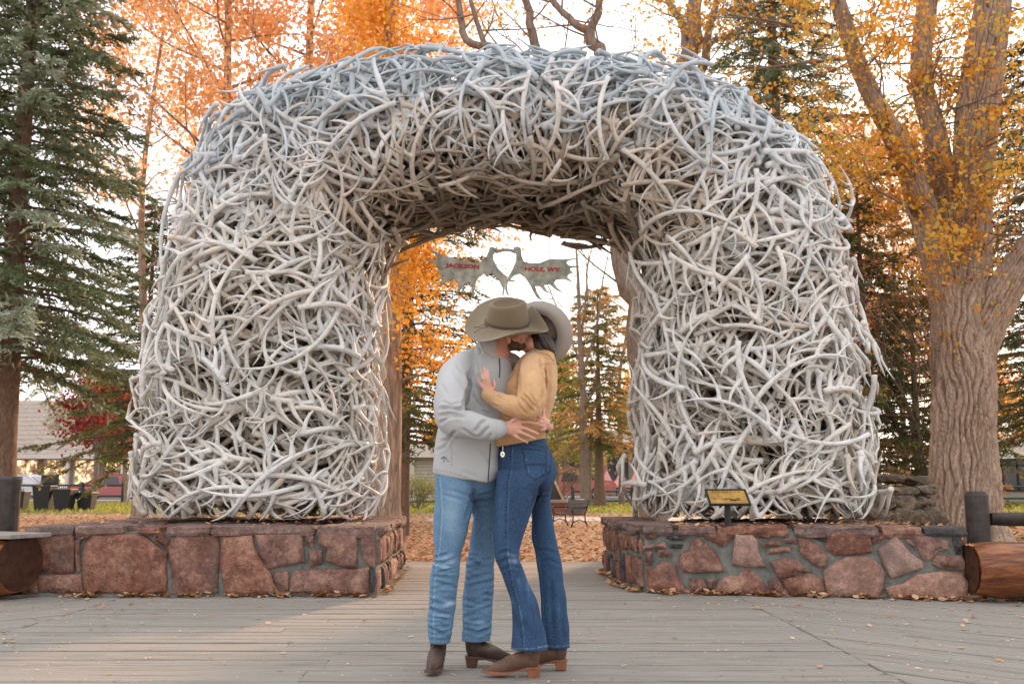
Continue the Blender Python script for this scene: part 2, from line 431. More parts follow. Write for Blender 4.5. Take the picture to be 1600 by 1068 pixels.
# --- left plinth
LY = 8.63
lroot = plinth('stone_plinth', [(-4.15,LY),(-1.2,LY),(-1.2,12),(-4.15,12)], 'low red sandstone plinth with large squarish blocks under the left foot of the arch')
lroot['group'] = 'stone plinths under the arch'
LN = Vector((0,-1,0)); start = set(C.objects)
Lst = [[(120,135),(290,135),(292,275),(280,283),(125,280),(108,230),(110,170)], [(105,290),(145,288),(150,362),(88,364)], [(150,298),(318,292),(322,360),(152,362)],
 [(297,162),(320,152),(317,280),(302,278)], [(312,142),(362,138),(335,158),(314,160)], [(370,140),(520,135),(570,145),(652,210),(648,352),(600,362),(335,360),(325,250),(340,180)],
 [(605,130),(630,125),(665,165),(658,192),(620,165),(608,150)], [(690,138),(855,140),(858,210),(850,362),(682,362),(668,260),(665,190)],
 [(872,145),(985,138),(1000,200),(1050,280),(1085,358),(882,362),(866,250)], [(1002,140),(1180,125),(1185,160),(1188,240),(1055,268),(1022,215)],
 [(1197,138),(1230,140),(1222,185),(1205,180)], [(1212,200),(1262,198),(1258,250),(1212,258)], [(1252,130),(1393,130),(1396,265),(1340,262),(1277,235),(1282,195),(1247,175)],
 [(1074,280),(1128,282),(1126,355),(1100,357),(1075,310)], [(1152,277),(1438,264),(1442,362),(1390,368),(1137,362)], [(1412,140),(1462,140),(1463,262),(1440,256),(1412,220)],
 [(1447,270),(1463,268),(1462,358),(1450,358)], [(690,128),(740,120),(845,124),(850,134),(700,134)]]
for i, s in enumerate(Lst):
    P = [on_plane(x/2.5, 780+y/2.5, (0,LY,0), LN) for x, y in s]
    for p in P: p.z = max(p.z, .0)
    stone_mesh('stone', P, LN, random.uniform(.028,.05), M['stone_dark'] if i == 16 else M['stone'], lroot, bulge=.012)
xl = on_plane(42, 925, (0,LY,0), LN).x; xr = on_plane(587, 925, (0,LY,0), LN).x
e1 = Vector((G(640, 878).x, 11.35, 0)); d1 = Vector((e1.x-xr, e1.y-LY, 0)); l1 = d1.length; d1.normalize(); n1 = Vector((d1.y, -d1.x, 0))
fill_stones((xr, LY, 0), d1, n1, l1, .01, WH-CT, lroot, (.10,.34), (.14,.36), ('stone','stone','stone_pale','stone_dark'), .03)
fill_stones((xl, LY, 0), Vector((0,1,0)), Vector((-1,0,0)), 2.7, .01, WH-CT, lroot)
mb = MB(); mb.prism([Vector((xl+.0,LY,-.04)), Vector((xr,LY,-.04)), Vector((e1.x,e1.y,-.04)), Vector((xl+.0,e1.y,-.04))], (0,0,WH-CT*.6+.04)); mb.build('mortar', M['mortar'], lroot)
prev = None
for a, b in ((42,120),(121,196),(218,254),(263,332),(333,494),(496,589)):
    ua = on_plane(a, 820, (0,LY,0), LN).x; ub = on_plane(b, 820, (0,LY,0), LN).x
    slabstone(ua+.006, ub-.006, (0,LY,0), Vector((1,0,0)), LN, random.uniform(.42,.5), lroot, M['cap'] if a != 218 else M['stone'], th=CT*(.6 if a == 218 else 1), z=WH-(.012 if a in (218,) else 0))
u = .06
while u < l1-.1:
    wd = min(random.uniform(.2,.5), l1-u); slabstone(u+.008, u+wd-.008, (xr, LY, 0), d1, n1, .42, lroot, M['cap'], th=CT*random.uniform(.8,1.1)); u += wd
def flags(x0, x1, y0, y1, root, inside):
    """paving of flat stones on the plinth top"""
    y = y0
    while y < y1-.05:
        h = random.uniform(.28,.42); x = x0
        while x < x1-.05:
            wd = random.uniform(.3,.6)
            P = [Vector((a+random.uniform(-.03,.03), b+random.uniform(-.03,.03), WH-.045)) for a, b in ((x+.015,y+.015),(x+wd-.015,y+.015),(x+wd-.015,y+h-.015),(x+.015,y+h-.015))]
            if all(inside(p) for p in P): stone_mesh('paving_stone', P, (0,0,1), .03, M['cap'], root, bulge=.004)
            x += wd
        y += h
flags(xl+.05, xr+.6, LY+.5, e1.y-.02, lroot, lambda p: p.x > xl and (p-Vector((xr,LY,0))).dot(n1) < -.45 and p.y < e1.y and p.y > LY+.48)
# --- right plinth
RA = G(1009, 925); RB = G(1508, 937); rd = (RB-RA); rlen = rd.length; rd.normalize(); RN = Vector((rd.y, -rd.x, 0))
rroot = tag(empty('stone_plinth', (2.4, 9.8, 0)), 'low red rubble stone plinth with small wedges and wide mortar under the right arch foot', 'stone wall', 'stone plinths under the arch')
ZA = [[(35,235),(150,240),(155,262),(110,285),(45,280)],[(230,270),(310,240),(385,265),(380,292),(270,292)],[(25,345),(120,325),(220,310),(225,355),(120,368),(35,380)],
 [(255,330),(340,325),(370,335),(365,362),(265,362)],[(150,375),(230,378),(272,412),(265,435),(165,435)],[(45,390),(110,385),(105,500),(45,510)],
 [(65,540),(140,530),(200,480),(310,505),(330,600),(375,690),(390,758),(70,755)],[(460,285),(520,290),(640,375),(680,450),(725,560),(640,568),(380,565),(345,500),(350,410),(420,380)],
 [(520,240),(640,200),(785,215),(790,270),(715,350),(600,290)],[(820,235),(960,245),(1010,300),(1020,400),(1075,515),(1000,522),(800,500),(805,380)],
 [(1005,245),(1120,250),(1122,275),(1030,275)],[(1040,320),(1100,310),(1150,300),(1205,290),(1210,335),(1120,345),(1070,348)],[(1110,365),(1285,350),(1290,390),(1150,410),(1095,412)],
 [(1240,290),(1345,290),(1350,325),(1250,325)],[(430,620),(540,620),(575,700),(570,765),(420,762)],[(582,630),(650,630),(620,720),(585,740)],
 [(640,750),(700,620),(840,600),(890,540),(960,560),(1050,640),(1100,765),(700,770)],[(1110,640),(1180,610),(1285,775),(1160,778),(1110,700)],
 [(1120,485),(1240,445),(1350,460),(1460,560),(1350,562),(1330,600),(1200,618)],[(1212,632),(1340,605),(1450,570),(1560,620),(1590,700),(1570,785),(1300,785)]]
ZB = [[(40,275),(120,290),(220,350),(280,430),(280,500),(230,530),(140,480),(45,400)],[(110,235),(200,250),(262,270),(262,310),(200,290),(120,255)],[(275,200),(655,205),(670,400),(560,410),(360,420),(275,370)],
 [(670,290),(750,240),(820,225),(830,245),(760,300),(690,325)],[(870,250),(930,310),(1000,400),(1110,480),(1110,535),(1000,570),(840,618),(780,500),(725,375)],
 [(970,290),(990,280),(1055,365),(1050,385),(960,300)],[(1020,245),(1130,245),(1330,300),(1330,370),(1240,390),(1180,460),(1120,470),(1060,340)],
 [(1370,285),(1445,280),(1455,410),(1395,410)],[(1230,425),(1430,430),(1470,480),(1465,560),(1240,530),(1200,490)],
 [(790,705),(940,660),(1060,590),(1260,570),(1430,580),(1495,665),(1478,808),(1050,805),(850,785)],[(265,560),(350,490),(450,445),(640,440),(740,510),(770,580),(765,680),(720,780),(300,775),(290,680)]]
for zs, x0, darks, pales in ((ZA, 1000, (1,3), (9,)), (ZB, 1240, (1,7), (10,4,9))):
    for i, s in enumerate(zs):
        P = [on_plane(x0+x/5.517, 790+y/5.517, RA, RN) for x, y in s]
        for p in P: p.z = max(p.z, .0)
        mt = 'stone_dark' if i in darks else ('stone_pale' if i in pales else 'stone')
        sz = max((a-b).length for a in P for b in P)
        stone_mesh('stone', P, RN, random.uniform(.022,.04) if sz < .3 else random.uniform(.035,.055), M[mt], rroot, bulge=.014, rough=.006, seg=.07)
# small dark facing over the upper dark stone (black lichen crust on the corner stone is its own slab)
S1 = Vector((G(972,912).x, G(972,912).y, 0)); S2 = Vector((G(943,887).x, 11.1, 0))
side = [(S1, RA), (S2, S1)]
for a, b in side:
    d = (b-a); L = d.length; d.normalize(); nn = Vector((d.y, -d.x, 0))
    fill_stones(a, d, nn, L, .01, WH-CT, rroot, (.08,.26), (.16,.42), ('stone','stone','stone_dark','stone'), .03, .04)
    u = 0
    while u < L-.05:
        wd = min(random.uniform(.2,.42), L-u); slabstone(u+.006, u+wd-.006, a, d, nn, .42, rroot, M['cap'], th=CT*random.uniform(.8,1.15), z=WH+random.uniform(-.006,.006)); u += wd
RE = RB + Vector((.15,2.9,0))
mb = MB(); mb.prism([Vector((p.x,p.y,-.04)) for p in (RA, RB, RE, Vector((S2.x,11.1,0)), S2+Vector((0,-.0,0)), S1)], (0,0,WH-CT*.6+.04)); mb.build('mortar', M['mortar'], rroot)
fill_stones(RB, Vector((RE-RB)).normalized(), Vector(((RE-RB).y, -(RE-RB).x, 0)).normalized(), 2.8, .01, WH-CT, rroot)
for a, b, mt in ((1004,1051,'cap'),(1059,1119,'cap'),(1120,1232,'stone'),(1240,1372,'cap'),(1376,1440,'stone'),(1442,1509,'stone_dark')):
    pa = on_plane(a, 822, RA, RN); pb = on_plane(b, 822, RA, RN)
    slabstone((pa-RA).dot(rd)+.004, (pb-RA).dot(rd)-.004, (RA.x,RA.y,0), rd, RN, random.uniform(.42,.5), rroot, M[mt], z=WH+random.uniform(-.004,.004))
flags(1.2, 4.2, 8.3, 11.0, rroot, lambda p: (p-RA).dot(RN) < -.46 and p.x < RB.x-.02 and p.x > S2.x+.5 and p.y < 11.0 and (p-S1).dot(Vector(((RA-S1).y, -(RA-S1).x, 0)).normalized()) < -.44)
bpy.context.view_layer.update()
for o in list(C.objects):
    if o.parent in (lroot, rroot): o.location = Vector(o.location) - o.parent.location
# ================================================================ the antler arch
def cr(pts, t):
    """Catmull-Rom through pts, t array in 0..1"""
    P = np.array(pts, dtype=float); n = len(P)-1
    P = np.vstack([2*P[0]-P[1], P, 2*P[-1]-P[-2]])
    x = np.clip(np.asarray(t), 0, 1)*n; i = np.minimum(x.astype(int), n-1); f = (x-i)[..., None]
    a, b, c, d = P[i], P[i+1], P[i+2], P[i+3]
    return .5*((2*b)+(c-a)*f+(2*a-5*b+4*c-d)*f**2+(3*b-a-3*c+d)*f**3)
OUT = [(-3.68,.60),(-3.74,1.1),(-3.72,1.9),(-3.64,2.7),(-3.52,3.5),(-3.30,4.3),(-2.78,4.93),(-1.88,5.25),(-.8,5.35),(.2,5.38),(1.15,5.33),(2.10,5.10),(2.82,4.66),(3.26,4.0),(3.44,3.2),(3.5,2.5),(3.58,1.8),(3.62,1.1),(3.56,.60)]
INN = [(-1.44,.60),(-1.44,1.1),(-1.46,1.9),(-1.49,2.6),(-1.49,3.0),(-1.44,3.36),(-1.2,3.64),(-.78,3.77),(-.35,3.82),(0,3.83),(.35,3.82),(.74,3.76),(1.12,3.63),(1.38,3.34),(1.43,2.95),(1.43,2.5),(1.40,1.9),(1.36,1.1),(1.35,.60)]
NT, NP = 240, 160
tt = np.linspace(0, 1, NT); ph = np.linspace(0, 2*np.pi, NP, endpoint=False)
O_, I_ = cr([(x*.98, z-.07*(z-.6)/4.8) for x, z in OUT], tt), cr(INN, tt)
AY = 10.3
def S(t, p, inset=0.0):
    o = np.stack([np.interp(t, tt, O_[:,k]) for k in (0,1)], -1); i = np.stack([np.interp(t, tt, I_[:,k]) for k in (0,1)], -1)
    c = (o+i)/2; h = (o-i)/2; L = np.linalg.norm(h, axis=-1); k = (L-inset)/L
    n = 2.5; cs, sn = np.cos(p), np.sin(p)
    ca = np.sign(cs)*np.abs(cs)**(2/n); sa = np.sign(sn)*np.abs(sn)**(2/n)
    b = 1.0 - inset + .10*(1-np.abs(2*t-1))
    x = c[...,0]+h[...,0]*k*ca; z = c[...,1]+h[...,1]*k*ca
    return np.stack([x, AY + b*sa + 0*x, z], -1)

def polytube(pts, rad, n):
    pts = np.asarray(pts, float); m = len(pts)
    t = np.gradient(pts, axis=0); t /= np.linalg.norm(t, axis=1)[:,None]+1e-9
    up = np.array([0,0,1.0]) if abs(t[0,2]) < .93 else np.array([0,1.0,0]); V = []
    for i in range(m):
        a = np.cross(t[i], up); a /= np.linalg.norm(a)+1e-9; b = np.cross(a, t[i]); up = b
        th = np.arange(n)*2*np.pi/n
        V.append(pts[i]+rad[i]*(np.cos(th)[:,None]*a+np.sin(th)[:,None]*b))
    V = np.vstack(V); Q = []
    for i in range(m-1):
        for k in range(n): Q.append((i*n+k, i*n+(k+1)%n, (i+1)*n+(k+1)%n, (i+1)*n+k))
    return V, Q
def antler_proto(r, lod):
    """one shed elk antler: burr, bowed main beam, tines; length along +u, lies near the u-v plane"""
    nb, nt, nsb, nst = ((17, 6, 7, 5), (9, 4, 6, 5), (6, 3, 5, 4))[lod]
    L = r.uniform(.85, 1.3); bend = r.uniform(.8, 1.7); th0 = -bend*.5
    s = np.linspace(0, 1, nb); th = th0 + bend*(s**1.1) ; wv = r.uniform(-.12, .12)*np.sin(s*np.pi*r.uniform(.8,1.6)+r.uniform(0,2))
    d = L/(nb-1); x = np.concatenate([[0], np.cumsum(np.cos(th[:-1])*d)]); y = np.concatenate([[0], np.cumsum(np.sin(th[:-1])*d)])
    pts = np.stack([x, y, wv], 1); c = pts.mean(0); R0 = r.uniform(.0215,.0275)
    rad = R0*np.interp(s, [0,.02,.05,.3,.45,.6,.8,1], [1.2,1.4,1.0,.95,.80,.78,.5,.10])
    for ps_ in (.17,.40,.62,.80): rad = rad*(1+.24*np.exp(-((s-ps_-.01)/.045)**2))
    V, Q = [], []
    def add(p, ra, n, cap=False):
        v, q = polytube(p, ra, n); b = sum(len(k) for k in V); V.append(v); Q.extend([tuple(b+i for i in f) for f in q])
        if cap: 
            V.append(np.array([p[0]])); cc = b+len(v)
            for k in range(n): Q.append((b+(k+1)%n, b+k, cc, cc))
    add(pts, rad, nsb, True)
    pos = [(.06, r.uniform(.26,.40)), (.17, r.uniform(.24,.38)), (.40, r.uniform(.2,.32)), (.62, r.uniform(.28,.42)), (.80, r.uniform(.2,.3))]
    if r.random() < .3: pos.pop(r.integers(1, 4))
    for ps, tl in pos:
        i = ps*(nb-1); k = int(i); f = i-k; p0 = pts[k]*(1-f)+pts[min(k+1,nb-1)]*f; a = th[k]
        side = -1; br = np.interp(ps, s, rad)
        a0 = a + side*r.uniform(.9, 1.3); cur = -side*r.uniform(.6, 1.4); q = np.linspace(0, 1, nt); wz = r.uniform(-.35,.35)
        aa = a0+cur*q; dd = tl/(nt-1)
        px = np.concatenate([[0], np.cumsum(np.cos(aa[:-1])*dd)]); py = np.concatenate([[0], np.cumsum(np.sin(aa[:-1])*dd)])
        tp = np.stack([p0[0]+px, p0[1]+py, p0[2]+wz*tl*q**1.4], 1)
        add(tp, br*np.interp(q, [0,.12,.45,.8,1], [1.35,.86,.66,.40,.07]), nst)
    V = np.vstack(V); V[:,:2] -= np.array([x.mean(), y.mean()])
    # webbing at the forks: push beam verts near tine roots outwards is left to the radii
    return V.astype(np.float32), np.array(Q, dtype=np.int32)
ar = np.random.default_rng(11)
protos = {0: [antler_proto(ar, 0) for _ in range(18)], 1: [antler_proto(ar, 1) for _ in range(14)], 2: [antler_proto(ar, 2) for _ in range(10)]}
def frame(t, p, ins):
    e = 2e-3; h = .035
    P0 = S(t, p, ins); Ut = S(np.clip(t+e,0,1), p, ins)-S(np.clip(t-e,0,1), p, ins); Up = S(t, p+e, ins)-S(t, p-e, ins)
    Ut /= np.linalg.norm(Ut); Up -= Ut*np.dot(Up, Ut); Up /= np.linalg.norm(Up)+1e-9
    N = np.cross(Ut, Up); cen = S(t, p, .6)
    if np.dot(N, P0-cen) < 0: N = -N
    # curvature along the section and along the path, from points about 0.3 m away
    def curv(f):
        a, b = f(1), f(-1); k = -(np.dot(a-P0, N)+np.dot(b-P0, N)); L = (np.linalg.norm(a-P0)+np.linalg.norm(b-P0))/2
        return float(np.clip(k/(L*L+1e-6), -.9, 1.6))
    kp = curv(lambda s: S(t, p+s*.33, ins)); kt = curv(lambda s: S(np.clip(t+s*.03, 0, 1), p, ins))
    return P0, Ut, Up, N, kt, kp
camv = np.array([0,0,CAMH])
def place(t, p, ins, al, lift, lod, flip, pitch=0):
    P0, U, Vv, N, kt, kp = frame(t, p, ins)
    V, Q = protos[lod][ar.integers(len(protos[lod]))]
    x, y, z = V[:,0], V[:,1]*flip, V[:,2]
    ca, sa = math.cos(al), math.sin(al)
    u = x*ca-y*sa; v = x*sa+y*ca
    wv = z + lift + x*pitch - .5*kt*u*u - .5*kp*v*v
    X = P0 + u[:,None]*U + v[:,None]*Vv + wv[:,None]*N
    low = WH + .012 + ar.random()*.03
    X[:,2] += min(.35, max(0, low - X[:,2].min())*.85)
    X[:,2] = np.where(X[:,2] < low, low + (low-X[:,2])*.12, X[:,2])
    return X, Q, P0, N
cand = []; deep = []
for lod, ins, cnt, seed in ((0, -.02, 860, 0), (0, .07, 860, 1), (1, .17, 860, 2), (2, .31, 760, 3), (2, .52, 500, 4)):
    # even spread: low discrepancy sequence over path x section, weighted by path length
    for k in range(cnt):
        a = (k*.7548776662+seed*.37) % 1; b = (k*.5698402910+seed*.61) % 1
        t = .012 + .976*a; p = 2*math.pi*b
        if seed < 2 and math.sin(p) > .55 and ar.random() < .45: continue      # fewer on the far side
        if t < .05 or t > .95: al = ar.choice([math.pi/2, -math.pi/2]) + ar.normal(0, .45)   # at the foot they lie level
        elif ar.random() < .35: al = ar.choice([math.pi/2, -math.pi/2]) + ar.normal(0, .5)
        else: al = ar.uniform(0, 2*math.pi)
        X, Q, P0, N = place(t, p, ins, al, ar.normal(.02, .045), lod, ar.choice([-1,1]), ar.normal(0, .08 if seed else .09))
        view = camv-P0; dist = np.linalg.norm(view); fc = np.dot(view/dist, N)
        # painted light: warm bounce low and underneath, shade deep inside; bluer at the top
        bounce_shade = max(0, -N[2])*.75 + ins*1.25 + (.12 if P0[2] < 3.4 else 0)
        tone = float(np.clip(.64 + .36*max(0, (P0[2]-3.6)/1.7) + .12*max(0, N[2]) - bounce_shade + ar.normal(0, .06), .03, .98))
        (cand if seed == 0 or (seed == 1) else deep).append((fc*(1.0 if seed == 0 else .35)*10/dist, X, Q, tone))
cand.sort(key=lambda c: -c[0])
arch = empty('antler_arch', (0, AY, WH))
tag(arch, 'great arch of hundreds of interwoven bleached grey elk antlers standing on two stone plinths', 'arch')
off = np.array([0, AY, WH], dtype=np.float32)
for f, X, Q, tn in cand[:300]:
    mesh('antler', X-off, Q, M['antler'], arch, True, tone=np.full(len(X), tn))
rest = cand[300:]+deep
Vs, Qs, Ts, b = [], [], [], 0
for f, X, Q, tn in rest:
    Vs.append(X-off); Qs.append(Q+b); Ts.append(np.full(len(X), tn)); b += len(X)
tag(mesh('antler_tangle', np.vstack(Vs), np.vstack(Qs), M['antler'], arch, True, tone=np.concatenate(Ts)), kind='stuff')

# ================================================================ moose antler sign
SY = 10.2
M['palm'] = simple('weathered_moose_palm', (.36,.37,.31), .75, .5, 9, .3, .3)
M['redpaint'] = simple('dark_red_paint', (.46,.012,.012), .6, .1)
M['wire'] = simple('rusty_chain', (.06,.05,.045), .6, .2, metal=.5)
sg = empty('antler_sign', W(796, 430, SY))
tag(sg, 'pair of flat moose antlers hanging in the arch opening, lettered JACKSON HOLE, WY in red', 'sign')
def zs(x, y, Y=SY): return W(660+x/5.926, 370+y/5.926, Y)
Lp = [(20,200),(110,214),(150,200),(60,95),(160,160),(250,182),(380,218),(470,238),(560,218),(592,180),(628,98),(645,88),(692,112),(672,140),(655,165),(655,205),(700,290),(780,368),(790,392),(770,420),(752,540),(738,540),(742,470),(702,390),(642,337),(605,350),(590,372),(580,336),(545,342),(502,400),(490,445),(480,500),(452,580),(458,500),(466,432),(420,416),(385,440),(350,490),(290,552),(325,480),(335,432),(290,386),(240,402),(190,435),(138,466),(185,405),(200,375),(170,342),(138,332),(150,300),(112,240)]
Rp = [(842,96),(880,86),(912,100),(920,180),(938,225),(1000,242),(1080,242),(1180,202),(1300,206),(1457,195),(1345,216),(1333,240),(1360,264),(1482,268),(1372,284),(1370,306),(1397,330),(1360,336),(1342,370),(1395,416),(1310,386),(1242,392),(1218,422),(1250,470),(1307,518),(1230,480),(1175,432),(1126,445),(1150,490),(1192,525),(1130,500),(1088,452),(1042,452),(1062,510),(1110,592),(1050,545),(1000,445),(950,372),(902,337),(850,352),(802,400),(786,440),(790,500),(806,542),(780,525),(764,480),(770,430),(784,388),(832,300),(866,222),(868,160),(850,125)]
def palm(pts, Y):
    P = [zs(x, y, Y) - sg.location for x, y in pts]
    bm = bmesh.new(); vs = [bm.verts.new(p) for p in P]; f = bm.faces.new(vs); f.normal_update()
    r = bmesh.ops.extrude_face_region(bm, geom=[f]); 
    for v in r['geom']:
        if isinstance(v, bmesh.types.BMVert): v.co.y += .035
    bmesh.ops.recalc_face_normals(bm, faces=bm.faces)
    me = bpy.data.meshes.new('antler_palm'); bm.to_mesh(me); bm.free(); me.materials.append(M['palm'])
    o = bpy.data.objects.new('antler_palm', me); C.objects.link(o); o.parent = sg
    b = o.modifiers.new('b', 'BEVEL'); b.width = .009; b.segments = 3; b.limit_method = 'ANGLE'
    return o
palm(Lp, SY); palm(Rp, SY-.004)
mb = MB(); mb.tube([zs(x, y, SY+.016)-sg.location for x, y in ((645,120),(690,136),(740,124),(775,120),(815,124),(862,140),(895,118))], [.022,.019,.016,.015,.016,.019,.022], 8)
mb.build('skull_plate', M['palm'], sg, True)
def text(s, x0, y0, x1, y1, h, parent, mat, Y, tilt=0, name='lettering', bold=.012):
    cu = bpy.data.curves.new(name, 'FONT'); cu.body = s; cu.extrude = .0015; cu.offset = bold; cu.align_x = 'CENTER'; cu.align_y = 'CENTER'; cu.resolution_u = 3
    o = bpy.data.objects.new(name, cu); C.objects.link(o); bpy.context.view_layer.update()
    dg = bpy.context.evaluated_depsgraph_get(); me = bpy.data.meshes.new_from_object(o.evaluated_get(dg)); bpy.data.objects.remove(o)
    n = np.empty(len(me.vertices)*3, dtype=np.float32); me.vertices.foreach_get('co', n); n = n.reshape(-1,3)
    return me, n
def sign_text(s, a, b, hpx, mid):
    me, n = text(s, 0,0,0,0,0, None, None, 0, bold=.035)
    w_ = n[:,0].max()-n[:,0].min(); h_ = n[:,1].max()-n[:,1].min()
    A, B = zs(*a, SY-.008), zs(*b, SY-.008); L = (B-A).length; sx = L/w_; sy = hpx/5.926/F*SY/h_
    ang = math.atan2(B.z-A.z, B.x-A.x); o = bpy.data.objects.new('lettering', me); C.objects.link(o); me.materials.append(M['redpaint'])
    n[:,0] *= sx; n[:,1] *= sy; n[:,0] += n[:,1]*.12; me.vertices.foreach_set('co', n.ravel()); me.update()
    o.parent = sg; o.rotation_euler = (math.pi/2, -ang, 0); o.location = (A+B)/2 - sg.location
sign_text('JACKSON', (220,262), (530,280), 50, 0)
sign_text('HOLE, WY', (946,297), (1270,306), 50, 0)
for x, y0, y1 in ((330,-30,195),(1175,20,204)):
    mb = MB(); a = zs(x, y1, SY+.02)-sg.location; b_ = zs(x+2, y0, SY+.02)-sg.location; b_.y = a.y; b_.z += .15
    k = 26
    for i in range(k):
        c0 = a.lerp(b_, i/k); c1 = a.lerp(b_, (i+1.25)/k); e = Vector((.006,0,0)) if i % 2 else Vector((0,.006,0))
        mb.tube([c0, (c0+c1)/2+e, c1], .0022, 4); mb.tube([c0, (c0+c1)/2-e, c1], .0022, 4)
    mb.build('chain', M['wire'], sg)
# ================================================================ vegetation
def leaf_cloud(cen, size, tone, flat=.0, droop=.3, g=None):
    """one bent four point leaf per centre; returns V, F, tone"""
    g = g or rng; n = len(cen); cen = np.asarray(cen)
    a = g.normal(size=(n,3)); a[:,2] -= droop; a /= np.linalg.norm(a, axis=1)[:,None]
    b = g.normal(size=(n,3)); b[:,2] *= (1-flat); b -= a*(a*b).sum(1)[:,None]; b /= np.linalg.norm(b, axis=1)[:,None]
    nn = np.cross(a, b); sz = (size*g.uniform(.65, 1.3, n))[:,None]; w_ = sz*.36
    V = np.stack([cen-a*sz*.5, cen+b*w_+nn*w_*.35+a*sz*.05, cen+a*sz*.5, cen-b*w_+nn*w_*.35+a*sz*.05], 1).reshape(-1,3)
    Fq = np.arange(4*n, dtype=np.int32).reshape(n,4)
    return V, Fq, np.repeat(tone, 4)
class Skel:
    def __init__(s, seed): s.g = random.Random(seed); s.tubes = []; s.twigs = []
    def limb(s, pts, r0, r1, sub=0, n=10, jitter=0):
        pts = [Vector(p) for p in pts]
        # smooth
        P = cr([tuple(p) for p in pts], np.linspace(0, 1, max(4, (len(pts)-1)*4+1))) if len(pts) > 2 else np.array([tuple(p) for p in pts])
        if jitter: P[1:-1] += np.array([[s.g.gauss(0,jitter) for _ in range(3)] for _ in range(len(P)-2)])
        rr = np.linspace(r0, r1, len(P)); s.tubes.append((P, rr, n)); return P
    def grow(s, p, d, L, r, depth, spread=.6, up=.15, nseg=5, kids=(3,5), droop=0):
        p = Vector(p); d = Vector(d).normalized(); pts = [p.copy()]
        for i in range(nseg):
            d = (d + Vector((s.g.gauss(0,.13), s.g.gauss(0,.13), s.g.gauss(0,.1)+up*.25-droop*.2*i))).normalized()
            p = p + d*(L/nseg); pts.append(p.copy())
        s.tubes.append((np.array([tuple(q) for q in pts]), np.linspace(r, max(r*.35, .004), len(pts)), 6 if r > .03 else 4))
        if depth <= 1:
            for q in pts[1:]: s.twigs.append(tuple(q))
        if depth <= 0: return
        k = s.g.randint(*kids)
        for j in range(k):
            f = s.g.uniform(.3, 1); i = min(nseg-1, int(f*nseg)); q = pts[i].lerp(pts[i+1], f*nseg-i if i < nseg else 0)
            dd = (pts[i+1]-pts[i]).normalized(); t = Vector((s.g.gauss(0,1), s.g.gauss(0,1), s.g.gauss(0,.7))); t -= dd*t.dot(dd); t.normalize()
            s.grow(q, dd + t*s.g.uniform(.6,1.3)*spread + Vector((0,0,up)), L*s.g.uniform(.45,.7), r*.5*(1-f*.3), depth-1, spread, up, max(3, nseg-1), kids, droop)
    def mesh(s, name, mat, parent, off=(0,0,0), mind=0):
        V, Q, b = [], [], 0
        for P, rr, n in s.tubes:
            v, q = polytube(P, rr, n); V.append(v); Q.append(np.array(q, dtype=np.int32)+b); b += len(v)
        return mesh(name, np.vstack(V)-np.array(off), np.vstack(Q), mat, parent, True)
def tree(name, base, label, group=None, cat='tree'):
    t = empty(name, base); return tag(t, label, cat, group)
def crown(root, twigs, n, size, mat, sig=.25, tone=(.5,.22), droop=.3, seed=1, keep=None, name='crown'):
    g = np.random.default_rng(seed); tw = np.array(twigs)
    if keep is not None: tw = tw[[i for i, q in enumerate(tw) if keep(q)]]
    c = tw[g.integers(len(tw), size=n)] + g.normal(0, sig, (n,3)) * np.array([1,1,.8])
    cl = np.sin(c[:,0]*2.3+seed)*np.sin(c[:,1]*1.9)*np.sin(c[:,2]*2.7+seed*2)
    tn = np.clip(g.normal(tone[0], tone[1], n)+cl*.18, 0, 1)
    V, Fq, T = leaf_cloud(c, size, tn, droop=droop, g=g)
    return mesh(name, V-np.array(root.location), Fq, mat, root, False, tone=T)
def decid(name, x, Y, H, r, label, mat, nleaf, lsize, seed, bark='bark_cotton', clear=.3, spread=.6, group=None, depth=3, lean=(0,0), tone=(.5,.22), sig=.22, rad=1.0, droop=.3, keep=None, lr=.38):
    root = tree(name, (x, Y, -.06), label, group); s = Skel(seed)
    top = Vector((x+lean[0], Y+lean[1], H)); b = Vector((x, Y, -.1))
    P = s.limb([b, b.lerp(top, .3)+Vector((s.g.gauss(0,.12),0,0)), b.lerp(top, .65)+Vector((s.g.gauss(0,.2),0,0)), top], r, r*.22, n=12)
    s.tubes[0][1][0] *= 1.35
    nb = int(14*rad)+6
    for i in range(nb):
        f = clear+(1-clear)*(i+.5)/nb; k = f*(len(P)-1); a = int(k); q = P[a]*(1-k+a)+P[min(a+1,len(P)-1)]*(k-a)
        th = i*2.4+s.g.uniform(-.4,.4); L = H*.30*rad*(1.15-f)*s.g.uniform(.8,1.2)
        s.grow(q, (math.cos(th), math.sin(th), .55*f+.1), L, r*lr*(1.15-f), depth-1, spread, .12, 5, (3,4), droop*.2)
    s.mesh('trunk', M[bark], root, root.location)
    if nleaf: crown(root, s.twigs, nleaf, lsize, mat, sig, tone, seed=seed, droop=droop, keep=keep)
    return root
